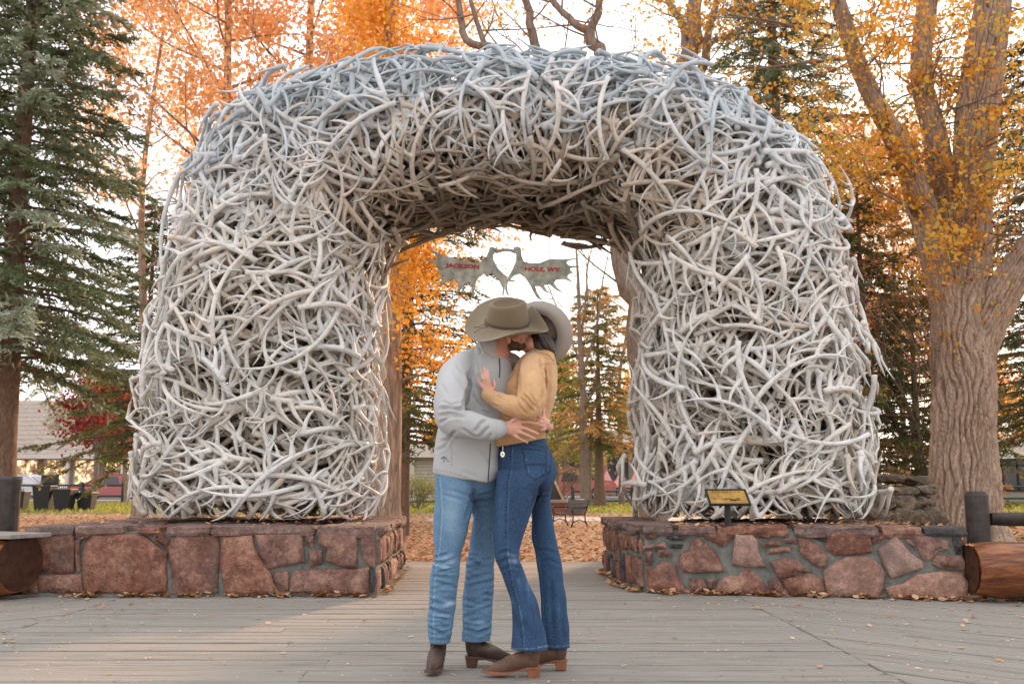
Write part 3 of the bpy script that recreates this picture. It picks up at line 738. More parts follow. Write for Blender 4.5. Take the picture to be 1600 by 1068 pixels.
def conifer(name, x, Y, H, Rm, r, label, mat, seed, clear=1.5, nb=170, tw=20, nd=9, tone=(.45,.18), group=None, dens=1, blade=(.12,.032), lean=0, shape=.8, twl=.42, bark='bark_spruce'):
    g = np.random.default_rng(seed); root = tree(name, (x, Y, -.06), label, group); sk = Skel(seed)
    sk.limb([(x, Y, -.1), (x+lean*.3, Y, H*.4), (x+lean, Y, H)], r, .02, n=12); sk.tubes[0][1][0] *= 1.25
    C_, A_, T_ = [], [], []
    for i in range(nb):
        f = ((i+.5)/nb)**1.05; z = clear+(H-clear)*f; L = Rm*(1-f)**shape*g.uniform(.72,1.12)+.12; az = i*2.39996+g.uniform(-.3,.3)
        s_ = np.linspace(0, 1, 9); up = .25*f+.05; dr = g.uniform(.12,.3)*(1-f)+.02
        d = np.array([math.cos(az), math.sin(az)])
        rad_ = s_*L; zz = z + up*rad_ - dr*rad_**2/max(L,.5)*1.6 + .12*L*np.clip(s_-.75,0,1)
        bx = x+lean*(z/H)**2+d[0]*rad_; by = Y+d[1]*rad_
        P = np.stack([bx, by, zz], 1); sk.tubes.append((P, np.linspace(.03*(1-f)+.008, .004, 9), 4))
        m = max(5, int(tw*dens*(L/Rm+.25))); q = g.uniform(.12, 1, m); k = q*8; a = np.minimum(k.astype(int), 7); fr = (k-a)[:,None]
        p0 = P[a]*(1-fr)+P[a+1]*fr; side = np.where(np.arange(m)%2 == 0, 1, -1)
        ang = az + side*g.uniform(.5,1.15,m); tl = (twl*(1-q*.6)+.1)*g.uniform(.7,1.2,m)*min(1,L/1.2+.3)
        td = np.stack([np.cos(ang), np.sin(ang), g.normal(-.28,.2,m)], 1)
        tb = float(np.clip(g.normal(*tone), 0, 1))
        for j in range(nd):
            ff = (j+.5)/nd; c = p0+td*(tl*ff)[:,None]; c[:,2] -= .10*ff**2*tl
            C_.append(c+g.normal(0,.014,c.shape)); A_.append(td); T_.append(np.clip(tb+.22*(ff-.4)+.15*(q-.5)+g.normal(0,.08,m), 0, 1))
    c = np.vstack(C_); a = np.vstack(A_); t = np.concatenate(T_); n = len(c)
    a = a + g.normal(0,.55,(n,3)); a /= np.linalg.norm(a,axis=1)[:,None]; b = g.normal(size=(n,3)); b -= a*(a*b).sum(1)[:,None]; b /= np.linalg.norm(b,axis=1)[:,None]
    sz = g.uniform(.7,1.3,(n,1))*blade[0]; w_ = blade[1]*g.uniform(.7,1.3,(n,1))
    V = np.stack([c-a*sz*.4-b*w_*.5, c-a*sz*.4+b*w_*.5, c+a*sz*.6+b*w_*.12, c+a*sz*.6-b*w_*.12], 1).reshape(-1,3)
    o = np.array(root.location)
    sk.mesh('trunk', M[bark], root, root.location)
    mesh('crown', V-o, np.arange(4*n, dtype=np.int32).reshape(n,4), mat, root, False, tone=np.repeat(t,4))
    return root
X = lambda px, Y: (px-800)/F*Y*1.0/(cP)*1.0     # sideways position of something seen near the horizon at depth Y

# --- conifers
conifer('blue_spruce', -9.35, 18.3, 17.5, 2.65, .30, 'tall blue green spruce with drooping boughs at the left edge, trunk behind a dark post', M['needle_blue'], 3, clear=3.0, nb=310, tw=34, nd=9, tone=(.52,.22), blade=(.135,.044), shape=.62, twl=.5)
conifer('dark_spruce', X(232,27), 27, 8.6, 2.9, .2, 'dark spruce seen between the tall blue spruce and the left leg of the arch', M['needle_dark'], 4, clear=1.5, nb=120, tw=24, nd=7, blade=(.15,.045), tone=(.42,.16))
conifer('spruce', X(634,19.5), 19.5, 8.3, 2.3, .11, 'dark loose spruce with reddish trunk seen through the arch left of the man', M['needle_dark'], 5, clear=1.7, nb=135, tw=20, nd=8, blade=(.12,.035), tone=(.5,.2), shape=.5, lean=.2)
conifer('tall_spruce', X(1195,21)+.4, 21, 19, 1.75, .26, 'tall dense blue spruce rising behind the right shoulder of the arch', M['needle_blue'], 6, clear=3, nb=300, tw=24, nd=8, blade=(.14,.036), tone=(.38,.2), shape=.42)
conifer('spruce', X(1350,18.6), 18.6, 6.8, 1.75, .13, 'short dark spruce with bluish tips between the arch and the big cottonwood', M['needle_dark'], 8, clear=.45, nb=110, tw=24, nd=9, blade=(.10,.034), tone=(.62,.22), shape=.5, twl=.4)
conifer('spruce', X(1425,20), 20, 5.0, 1.9, .13, 'bushy green spruce directly behind the trunk of the big cottonwood', M['needle_dark'], 9, clear=.3, nb=80, tw=22, nd=8, blade=(.12,.035), tone=(.65,.25), shape=.5)
conifer('spruce', X(1640,23), 23, 11.5, 3.2, .22, 'dark spruce at the right edge behind the low limb of the cottonwood', M['needle_dark'], 10, clear=1.9, nb=170, tw=28, nd=7, blade=(.15,.045), tone=(.42,.2), shape=.5)
conifer('bronze_spruce', X(934,41), 41, 8.9, 2.6, .24, 'bronze and green conifer with a straight dark trunk beyond the park bench', M['needle_bronze'], 12, clear=2.3, nb=95, tw=24, nd=7, blade=(.2,.06), tone=(.55,.25), shape=.45)
# --- orange trees over the left shoulder
og = 'orange autumn trees behind the left shoulder of the arch'
decid('orange_tree', -6.7, 21.5, 15, .19, 'orange leaved tree with the widest hanging crown, left of its orange neighbours', M['leaf_orange'], 15000, .115, 21, clear=.46, rad=1.15, keep=lambda q: q[2] > 8.2, group=og, sig=.26, tone=(.5,.25))
decid('orange_tree', -4.9, 23, 16.5, .20, 'orange leaved tree with two pale stems standing between its orange neighbours', M['leaf_orange'], 15000, .115, 22, clear=.42, rad=1.0, group=og, sig=.26, tone=(.45,.25))
decid('orange_tree', -2.9, 25, 17, .2, 'orange leaved tree nearest the top of the arch, right of its orange neighbours', M['leaf_orange'], 13000, .13, 23, clear=.5, rad=.72, group=og, sig=.26, tone=(.5,.25))
decid('orange_tree', -9.6, 26, 13.5, .16, 'paler orange tree whose crown shows between the tall blue spruce and the arch', M['leaf_orange'], 3200, .12, 24, clear=.5, rad=.8, group=og, sig=.3, tone=(.6,.2), keep=lambda q: q[2] > 8.8)
# golden tree seen through the opening, left
decid('golden_tree', X(600,15.2), 15.2, 9.2, .30, 'thick barked cottonwood with orange gold leaves just inside the left leg of the arch', M['leaf_gold'], 12000, .075, 31, clear=.27, rad=.38, lr=.12, sig=.3, tone=(.36,.16), droop=.8, keep=lambda q: q[2] > 2.0)
decid('young_aspen', X(615,15.9), 15.9, 8, .075, 'slender pale barked aspen beside the thick trunk inside the left leg', M['leaf_gold'], 1800, .08, 32, bark='bark_aspen', clear=.5, rad=.45, sig=.2, tone=(.4,.2))
# gold aspens beyond the right side
for i, (px, Y, H, lab) in enumerate(((1318,28,11,'thin golden aspen closest to the right flank of the arch'), (1362,31,12.5,'thin golden aspen between the arch and the left stem of the cottonwood'), (1405,27,10.5,'golden aspen seen just left of the cottonwood trunk above the short spruce'), (1450,33,13,'golden aspen showing between the stems of the cottonwood'))):
    decid('golden_aspen', X(px, Y), Y, H, .10, lab, M['leaf_orange'], 5200, .12, 40+i, bark='bark_aspen', clear=.3, rad=.55, depth=3, group='thin golden aspens beyond the cottonwood', tone=(.72,.2), sig=.28)
decid('red_leaved_shrub', X(1432,18.2), 18.2, 4.5, .05, 'red berried shrub beside the left edge of the cottonwood trunk', M['leaf_red'], 900, .07, 47, clear=.6, rad=.55, sig=.16, depth=2, cat='shrub') if False else None
# far right and middle distance
decid('yellow_green_tree', X(868,46), 46, 6.6, .16, 'yellow green leafy tree behind the woman, left of the bare pale trunk', M['leaf_green'], 6500, .17, 51, clear=.2, rad=.7, sig=.35, tone=(.5,.25))
decid('red_maple', X(160,44), 44, 5.4, .14, 'small red leaved tree standing behind the black bins on the left', M['leaf_red'], 5200, .17, 52, bark='bark_bare', clear=.42, rad=1.35, sig=.3, tone=(.45,.25))
decid('leafy_tree', X(212,47), 47, 5.4, .14, 'dark green tree against the left leg of the arch beside the red one', M['leaf_green'], 3600, .2, 53, clear=.35, rad=1.1, sig=.3, tone=(.05,.05))
far = decid('far_tree', X(1010,78), 78, 9, .22, 'orange tinted tree behind the shops, right of the bronze conifer', M['leaf_gold'], 5200, .34, 54, clear=.22, rad=1.3, sig=.6, tone=(.45,.25), group='trees behind the shops across the street')
for px, Y, sc_, lab in ((560,80,.9,'tree behind the shops hidden mostly by the left leg of the arch'), (700,84,.8,'tree behind the siding shed, left of the man'), (820,86,.85,'tree behind the shops between the couple and the bench'), (1120,82,1.1,'tree behind the shops beside the right leg of the arch'), (1540,80,1.1,'tree behind the shops at the right of the cottonwood trunk'), (60,84,.75,'tree just topping the shop roof at the left edge'), (300,86,.9,'tree behind the shop roof by the left foot of the arch'),
    (-180,60,.9,'tree beyond the left edge of the lawn nearest the big spruce'), (-420,72,1.1,'tree far off beyond the left edge of the lawn'), (1820,66,1.0,'tree beyond the right edge of the lawn nearest the office'), (2050,78,1.2,'tree far off beyond the right edge of the lawn')):
    c = copy_tree(far); c.location = (X(px,Y), Y, -.06); c.scale = (sc_,)*3; c.rotation_euler.z = px; c['label'] = lab

# --- bare trees: limbs drawn from what shows over the arch
def bare(name, label, limbs, seed, mat='bark_bare', twigs=True, Ln=1.3, group=None, leaves=0):
    base = Vector(limbs[0][0][0]); root = tree(name, (base.x, base.y, -.06), label, group); s = Skel(seed)
    for pts, r0, r1 in limbs:
        P = s.limb(pts, r0, r1, n=12 if r0 > .08 else 7, jitter=r0*.12)
        if twigs:
            for k in range(3, len(P), 2):
                if P[k][2] < 3.5: continue
                d = P[k]-P[k-1]; d /= np.linalg.norm(d); t = Vector((s.g.gauss(0,1), s.g.gauss(0,.8), s.g.gauss(.2,.6)))
                s.grow(P[k], Vector(d)*.5+t.normalized(), Ln*s.g.uniform(.5,1.1), .018, 2, .7, .1, 4, (2,3))
    s.mesh('trunk', M[mat], root, root.location)
    if leaves: crown(root, s.twigs, leaves, .085, M['leaf_gold'], .12, (.35,.15), seed=seed)
    return root
w_ = W
bare('bare_cottonwood', 'nearly leafless cottonwood leaning behind the right leg, limbs showing over the arch', [
    ([w_(1030,870,14.5), w_(1008,640,14.5), w_(992,480,14.5), w_(968,390,14.6), w_(955,250,14.8), w_(940,95,15), w_(921,48,15)], .21, .09),
    ([w_(921,48,15), w_(905,42,15), w_(885,25,15.1), w_(860,-5,15.2), w_(850,-60,15.3)], .07, .04),
    ([w_(921,48,15), w_(935,20,14.9), w_(938,-10,14.8), w_(945,-80,14.7)], .075, .04),
    ([w_(958,290,14.7), w_(890,190,15), w_(842,85,15.4), w_(826,20,15.5), w_(815,-60,15.6)], .11, .05),
    ([w_(880,175,15), w_(800,85,14.8), w_(735,68,14.9), w_(722,40,15), w_(714,-10,15), w_(700,-70,15)], .08, .035),
    ([w_(762,82,14.9), w_(745,35,15.1), w_(730,-20,15.2)], .05, .03)], 61, leaves=420)
bare('bare_forked_tree', 'grey forked bare tree over the right top of the arch beside the tall spruce', [
    ([w_(1120,880,18), w_(1100,500,18), w_(1078,220,18), w_(1072,120,18), w_(1085,50,18), w_(1086,-20,18), w_(1095,-90,18)], .24, .10),
    ([w_(1074,110,18), w_(1068,40,18.2), w_(1048,8,18.3), w_(1030,-40,18.4)], .09, .05),
    ([w_(1074,150,18), w_(1100,100,17.8), w_(1108,50,17.7), w_(1130,-30,17.6)], .11, .05)], 62, Ln=1.8, leaves=260)
bare('bare_young_tree', 'young tree with straight pale trunk and bare upswept limbs beyond the woman', [
    ([w_(914,781,40), w_(912,700,40), w_(910,600,40), w_(906,520,40), w_(904,450,40), w_(900,385,40)], .19, .035),
    ([w_(909,575,40), w_(896,540,40.3), w_(870,480,40.5), w_(850,430,40.6)], .05, .02), ([w_(909,585,40), w_(930,520,39.8), w_(940,450,39.7), w_(950,400,39.6)], .07, .02),
    ([w_(906,540,40), w_(914,480,40), w_(918,420,40), w_(925,385,40)], .06, .02), ([w_(910,640,40), w_(930,610,39.5), w_(960,585,39.2)], .05, .015), ([w_(910,655,40), w_(885,630,40.5), w_(860,620,40.8)], .045, .015)], 63, Ln=2.2)
bare('slim_bare_tree', 'slim bare stem standing by the green railing right of the bronze conifer', [
    ([w_(972,787,43), w_(970,700,43), w_(966,620,43), w_(975,540,43), w_(985,470,43)], .14, .03)], 64, Ln=2)
bare('young_aspen', 'pale slim stem right beside the dark trunk of the bronze conifer', [
    ([w_(921,788,41.5), w_(922,700,41.5), w_(925,640,41.5)], .1, .06)], 65, 'bark_aspen', twigs=False)

# --- the big cottonwood on the right
CY = 16.8
cw = tree('cottonwood', (W(1506,800,CY).x, CY, -.06), 'massive furrowed cottonwood with golden leaves, four stems and a low right limb')
def bark_tube(pts, radii, n=120, rings=200, ridge=.05, flare=None, seed=0):
    """thick stem whose furrowed bark is real relief: long ridges that split and join"""
    P = cr([tuple(p) for p in pts], np.linspace(0,1,rings)); rr = np.interp(np.linspace(0,1,rings), np.linspace(0,1,len(radii)), radii)
    t = np.gradient(P, axis=0); t /= np.linalg.norm(t,axis=1)[:,None]; s = np.concatenate([[0], np.cumsum(np.linalg.norm(np.diff(P,axis=0),axis=1))])
    th = np.arange(n)*2*np.pi/n; up = np.array([0,1.0,0]); V = []; REL = []
    for i in range(rings):
        a = np.cross(t[i], up); a /= np.linalg.norm(a); b = np.cross(a, t[i]); up = b
        k = max(8, int(rr[i]*46))
        wob = 1.3*np.sin(s[i]*1.6+seed+1.5*np.sin(th*2+seed))+.8*np.sin(s[i]*4.1+th*3+seed)+.5*np.sin(s[i]*8.3-th*5)
        r1 = np.abs(np.sin((th*13+wob*1.3+seed)))**.6; r2 = np.abs(np.sin(th*29+wob*2.2+s[i]*1.7+seed))**.8
        br = .5+.5*np.sin(s[i]*9+th*17+3*np.sin(th*5+s[i]*2))
        rel = (r1*.74+r2*.26)*(.72+.28*br)*(1-.45*np.exp(-np.sin(s[i]*7+th*11+2.5*np.sin(s[i]*2+th*7))**2/.03))
        lump = .10*np.sin(th*2+s[i]*1.3+seed)+.06*np.sin(th*3-s[i]*2.1+seed*2)
        R_ = rr[i]*(1+lump*.6)+(rel-.6)*min(ridge, rr[i]*.25)
        if flare is not None and s[i] < flare: R_ = R_*(1+ .45*((flare-s[i])/flare)**2*(1+.5*np.sin(th*5+1)))
        REL.append(rel); V.append(P[i]+R_[:,None]*(np.cos(th)[:,None]*a+np.sin(th)[:,None]*b))
    V = np.vstack(V); i, k = np.meshgrid(np.arange(rings-1), np.arange(n), indexing='ij')
    Q = np.stack([i*n+k, i*n+(k+1)%n, (i+1)*n+(k+1)%n, (i+1)*n+k], -1).reshape(-1,4).astype(np.int32)
    return V, Q, np.concatenate(REL)
stems = [
 ([w_(1512,870,CY), w_(1507,800,CY), w_(1505,700,CY), w_(1508,600,CY), w_(1502,530,CY), w_(1500,460,CY), w_(1512,380,CY)], [.54,.53,.49,.52,.49,.41,.33], 130, 260, .055, .9),
 ([w_(1500,480,CY), w_(1516,380,CY), w_(1518,280,CY), w_(1528,170,CY), w_(1546,40,CY), w_(1560,-60,CY), w_(1575,-200,CY)], [.40,.36,.33,.33,.30,.28,.2], 100, 180, .04, None),
 ([w_(1496,520,CY), w_(1462,400,CY-.1), w_(1430,290,CY-.1), w_(1402,225,CY-.2), w_(1348,120,CY-.3), w_(1318,30,CY-.4), w_(1290,-60,CY-.5)], [.34,.27,.20,.17,.155,.14,.1], 64, 150, .02, None),
 ([w_(1500,450,CY+.1), w_(1482,330,CY+.2), w_(1462,220,CY+.3), w_(1440,120,CY+.4), w_(1448,10,CY+.5), w_(1462,-90,CY+.6)], [.34,.27,.2,.19,.17,.13], 64, 130, .025, None),
 ([w_(1506,585,CY-.05), w_(1546,495,CY-.2), w_(1590,420,CY-.35), w_(1650,350,CY-.5), w_(1740,260,CY-.7)], [.36,.30,.27,.25,.2], 80, 120, .04, None)]
for k, (pts, rad, n, rings, ridge, fl) in enumerate(stems):
    V, Q, rl_ = bark_tube(pts, rad, int(n*1.5), rings, ridge*2.3, fl, seed=k*1.7); mesh('trunk' if k == 0 else 'limb', V-np.array(cw.location), Q, M['bark_big'], cw, True, tone=rl_)
sk = Skel(77)
for pts, rad, n, rings, ridge, fl in stems[1:4]:
    P = cr([tuple(p) for p in pts], np.linspace(0,1,26))
    for k in range(3, 26):
        for j in range(2):
            sk.grow(P[k], (sk.g.gauss(-.25,.9), sk.g.gauss(-.3,.8), sk.g.gauss(.25,.5)), sk.g.uniform(.6,1.7), .022, 2, .7, .1, 4, (2,4))
P = cr([tuple(p) for p in stems[0][0]], np.linspace(0,1,16))
for k in range(9, 15):
    sk.grow(P[k], (sk.g.gauss(-.2,.8), -1, .2), sk.g.uniform(.5,1.0), .016, 1, .7, .1, 4, (2,3))
for q in ((w_(1310,60,CY), (-1,-.2,.1)), (w_(1330,90,CY), (-1,.2,-.1)), (w_(1370,180,CY), (-.9,-.3,.0)), (w_(1420,270,CY), (-1,-.2,0)), (w_(1440,330,CY), (-.7,-.5,-.2))):
    sk.grow(q[0], q[1], 2.1, .035, 3, .6, .08, 5, (3,4))
sk.mesh('twigs', M['bark_bare'], cw, cw.location)
crown(cw, sk.twigs, 14000, .092, M['leaf_gold'], .13, (.5,.24), seed=5)
sk = Skel(78)   # tangle of bare twigs to the right of the trunk
for k in range(16):
    sk.grow(w_(1545+k*3, 420-k*9, CY+.4), (sk.g.gauss(.6,.5), sk.g.gauss(0,.5), sk.g.gauss(.5,.6)), 1.6, .02, 3, .8, .05, 4, (2,4))
sk.mesh('twigs', M['bark_bare'], cw, cw.location)
# red berried shrub
rs = tree('berry_shrub', (X(1440,18.0), 18.0, -.06), 'shrub with crimson leaves beside the left edge of the cottonwood trunk', cat='shrub'); sk = Skel(79)
for k in range(12): sk.grow((X(1440,18)+sk.g.gauss(0,.1), 18.0, .0), (sk.g.gauss(0,.25), sk.g.gauss(0,.2), 1), 3.9, .03, 2, .5, .1, 6, (4,6))
sk.mesh('stems', M['bark_bare'], rs, rs.location)
crown(rs, sk.twigs, 900, .075, M['leaf_red'], .12, (.4,.3), seed=6, keep=lambda q: q[2] > 2.6)
# low shrub by the shed, scrub behind the planter
for nm, px, Y, H, lab, mt in (('shrub', 648, 38, .8, 'low olive shrub in front of the pale siding shed', 'leaf_green'), ('bare_shrub', 868, 44, 2.6, 'tangled bare brown shrub behind the brick planter', None)):
    rs = tree(nm, (X(px,Y), Y, -.06), lab, cat='shrub'); sk = Skel(int(px))
    for k in range(26): sk.grow((X(px,Y)+sk.g.gauss(0,.25), Y+sk.g.gauss(0,.2), -.05), (sk.g.gauss(0,.5), sk.g.gauss(0,.4), 1), H, .02, 2, .6, .1, 4, (3,4))
    sk.mesh('stems', M['bark_bare'], rs, rs.location)
    if mt: crown(rs, sk.twigs, 1500, .07, M[mt], .1, (.25,.15), seed=9)
# ================================================================ street furniture and the far side of the square
M['varnish'] = NM('varnished_log'); m = M['varnish']; co = m.coords((1.2, 9, 9)); a = m.noise(co, 2.2, 7, .7, .8)
c = m.ramp(a, [(.3, (.05,.016,.008)), (.5, (.20,.062,.02)), (.7, (.42,.17,.06))])
sx = m.n.new('ShaderNodeSeparateXYZ'); m.L(m.tc.outputs['Object'], sx.inputs[0])
c = m.mix(m.ramp(m.math('ADD', sx.outputs['Z'], m.math('MULTIPLY', m.noise(m.coords((2,2,2)), 3), .16)), [(.34, (0,)*3), (.47, (.85,)*3)]), c, (.33,.30,.27))   # varnish worn off the top
m.col(c).rough(.32, .5).bump(a, .4, .01); M['varnish'] = m.m
M['darkwood'] = simple('dark_stained_wood', (.045,.036,.032), .55, .5, 12, .5, .5)
M['endgrain'] = simple('dark_end_grain', (.055,.022,.012), .35, .6, 14, .5, .3)
M['seatwood'] = simple('worn_seat_plank', (.30,.27,.24), .7, .25, 16, .3, .4)
M['black_iron'] = simple('black_iron', (.018,.018,.018), .45, .2)
M['black_plastic'] = simple('black_plastic', (.02,.02,.022), .5, .3)
def half_log(name, c, axis, L, r, flat, mat, root, n=26):
    """log with a sawn flat top; axis: horizontal unit vector from the seen end"""
    ax = Vector(axis).normalized(); sd = Vector((-ax.y, ax.x, 0)); V = []; Fc = []
    k0 = math.asin(min(1, flat/r)); angs = [math.pi-k0 + (math.pi+2*k0)*i/(n-1) for i in range(n)]
    m_ = 14
    for j in range(m_+1):
        s = L*j/m_; rr = r*(1+.03*math.sin(s*3)+.02*math.sin(s*7.1))
        sc_ = .90 if j == 0 else (.975 if j == m_ else 1)
        for a in angs:
            q = 1+.018*math.sin(a*5+s*2)
            V.append(Vector((0,0,0)) + ax*(s + (.03 if j == 0 else 0)*0) + sd*math.cos(a)*rr*q*sc_ + Vector((0,0,1))*min(flat, math.sin(a)*rr*q*sc_))
    for j in range(m_):
        for i in range(n): Fc.append((j*n+i, j*n+(i+1)%n, (j+1)*n+(i+1)%n, (j+1)*n+i))
    Fc.append(tuple(range(n-1,-1,-1))); Fc.append(tuple(m_*n+i for i in range(n)))
    o = mesh(name, V, Fc, mat, root, False); o.data.polygons.foreach_set('use_smooth', [len(f) == 4 and (f[0] % n) != n-1 for f in Fc]); o.location = Vector(c) - root.location
    return o
# right log bench
c0 = W(1519, 889, 8.25); root = tag(empty('log_bench', (c0.x, c0.y+.1, 0)), 'varnished orange half log bench with a dark post and rail back beside the right plinth', 'bench')
half_log('seat', (c0.x, 8.30, .26), (1, .02, 0), 2.6, .235, .205, M['varnish'], root)
mb = MB(); th = [2*math.pi*i/20 for i in range(20)]
mb.add([Vector((c0.x-.012, 8.30+.20*math.cos(a), .26+min(.185,.20*math.sin(a))))-root.location for a in th], [tuple(range(19,-1,-1))]); mb.build('cut_end', M['endgrain'], root)
mb = MB(); mb.tube([Vector((c0.x+.75, 7.9, .1))-root.location, Vector((c0.x+.75, 8.8, .1))-root.location], .10, 14); mb.build('support_log', M['varnish'], root, True)
px = W(1527, 800, 8.95); mb = MB(); mb.tube([Vector((px.x,8.95,-.05))-root.location, Vector((px.x,8.95,.4))-root.location, Vector((px.x,8.95,.84))-root.location, Vector((px.x,8.95,.875))-root.location], [.10,.10,.10,.085], 16); mb.build('post', M['darkwood'], root, False, .008)
half_log('backrest', (px.x+.10, 8.95, .645), (1, 0, 0), 2.4, .075, .045, M['darkwood'], root, 14)
# left log bench
root = tag(empty('log_bench', (-4.3, 8.7, 0)), 'dark hollowed log bench end with a plank seat at the left edge of the boardwalk', 'bench')
ax = Vector((-.86, -.10, 0))
c0 = W(10, 868, 8.35); half_log('seat', (W(36,868,8.35).x-.02, 8.35, .30), (-.93, .36, 0), 1.9, .265, .20, M['varnish'], root)
mb = MB(); e = W(36,868,8.35); axx = Vector((-.93,.36,0)).normalized(); sdd = Vector((-axx.y, axx.x, 0))
mb.add([Vector((e.x-.02, 8.35, .30))-axx*.006+sdd*.232*math.cos(a)+Vector((0,0,min(.19,.232*math.sin(a))))-root.location for a in th], [tuple(range(20))]); mb.build('cut_end', M['endgrain'], root)
mb = MB(); mb.box(Vector((e.x-.62, 8.58, .52))-root.location, (1.5,.42,.035), Matrix.Rotation(math.atan2(.36,-.93), 3, 'Z')); mb.build('seat_plank', M['seatwood'], root, False, .006)
mb = MB(); mb.tube([Vector((e.x-.55, 8.1,.06))-root.location, Vector((e.x-.3,8.9,.06))-root.location], .08, 12); mb.build('support_log', M['darkwood'], root, True)
p = W(9, 780, 9.5); mb = MB(); mb.tube([Vector((p.x,9.5,-.05))-root.location, Vector((p.x,9.5,.9))-root.location, Vector((p.x,9.5,.985))-root.location, Vector((p.x,9.5,1.01))-root.location], [.13,.125,.125,.105], 16); mb.build('post', M['darkwood'], root, False, .008)
mb = MB(); mb.tube([Vector((p.x-.1,9.5,.7))-root.location, Vector((p.x-2,9.7,.7))-root.location], .08, 10); mb.build('backrest', M['darkwood'], root, True)
# stone at the left behind the deck
M['pale_rock'] = stonemat('pale_rock', (.06,.045,.032), (.17,.13,.09), (.36,.28,.19))
def rock(name, c, s, mat, parent=None, seed=0, off=(0,0,0)):
    bm = bmesh.new(); bmesh.ops.create_icosphere(bm, subdivisions=3, radius=1)
    for v in bm.verts:
        n = mnoise.noise(v.co*1.1+Vector((seed*3.1,0,0)))*.45 + mnoise.noise(v.co*3+Vector((seed,5,0)))*.12
        q = v.co*(1+n); q = Vector([max(-.8, min(.8, k)) for k in q]); v.co = Vector((q.x*s[0], q.y*s[1], q.z*s[2]))
    me = bpy.data.meshes.new(name); bm.to_mesh(me); bm.free(); me.materials.append(mat)
    o = bpy.data.objects.new(name, me); C.objects.link(o); o.location = Vector(c)-Vector(off); o.parent = parent; return o
tag(rock('flat_rock', (W(20,908,9.0).x, 9.0, .05), (.16,.12,.09), M['pale_rock'], seed=3), 'small pale rock lying by the leafy grass under the left log bench', 'rock')
# rock wall between the arch and the cottonwood
rw = tag(empty('rock_wall', (X(1405,14.6), 14.6, -.06)), 'low stack of pale ledge rocks below the short spruce right of the arch', 'rock wall')
bpy.context.view_layer.update()
k = 0
for px_, py_, w_r, h_r in ((1375,806,.30,.17),(1420,806,.34,.16),(1455,806,.2,.18),(1372,783,.22,.16),(1408,784,.30,.13),(1440,786,.16,.13),(1365,765,.18,.12),(1400,765,.32,.085),(1440,764,.2,.1),(1395,748,.2,.09),(1425,750,.22,.08),(1345,800,.25,.2)):
    c = W(px_, py_, 14.4+.02*k); rock('rock', c, (w_r,.28,h_r), M['pale_rock'], rw, k, rw.location); k += 1
mb = MB(); mb.box(Vector((X(1400,14.9),15.1,.30))-rw.location, (.75,.6,.7)); mb.build('earth_fill', M['under'], rw)
# plaque
M['gold_plate'] = simple('brass_plate', (.50,.30,.08), .4, .35, 9, .5, .1, .3)
c = W(1137, 778, 8.78); pr = tag(empty('plaque_stand', (c.x, 8.8, WH)), 'small slanted brass plaque in a dark frame on a short post on the right plinth', 'plaque')
tl = Matrix.Rotation(R(-48), 3, 'X') @ Matrix.Identity(3)
def pl(c_, sz): 
    return [tuple(tl @ Vector(((a-.5)*sz[0]+c_[0], (b-.5)*sz[1]+c_[1], (d-.5)*sz[2]+c_[2]))) for a in (0,1) for b in (0,1) for d in (0,1)]
bf = [(0,1,3,2),(4,6,7,5),(0,4,5,1),(2,3,7,6),(0,2,6,4),(1,5,7,3)]
HP = .235
def part_tilt(name, boxes, mat):
    mb = MB()
    for c_, sz in boxes: mb.add([Vector(v)+Vector((0,-.02,HP)) for v in pl(c_, sz)], bf)
    return mb.build(name, mat, pr, False, .002)
tl = Matrix.Rotation(R(32), 3, 'X')
part_tilt('frame', [((0,0,0),(.36,.24,.012)), ((0,.113,.008),(.36,.016,.016)), ((0,-.113,.008),(.36,.016,.016)), ((-.172,0,.008),(.016,.21,.016)), ((.172,0,.008),(.016,.21,.016))], M['black_iron'])
part_tilt('plate', [((0,0,.0085),(.325,.206,.004))], M['gold_plate'])
rl = random.Random(5); boxes = []
for i in range(3):
    x = -.13
    while x < .13:
        wd = rl.uniform(.008,.03)
        if i == 0: boxes.append(((x+wd/2,.08,.0115),(wd*.8,.010,.002)))
        x += wd+.006
for k in range(9): boxes.append(((rl.uniform(-.05,.09), rl.uniform(-.06,-.02), .0115), (rl.uniform(.02,.07), rl.uniform(.003,.012), .002)))
boxes += [((-.08,.02,.0115),(.004,.05,.002)), ((-.07,.0,.0115),(.04,.003,.002)), ((-.09,-.03,.0115),(.09,.004,.002)), ((.02,-.035,.0115),(.16,.004,.002))]
tag(part_tilt('engraving', boxes, M['black_iron']), kind='stuff')
mb = MB(); mb.tube([(0,0,0),(0,0,HP-.02)], .028, 12); mb.box((0,0,.005),(.14,.12,.01)); mb.build('post', M['black_iron'], pr)

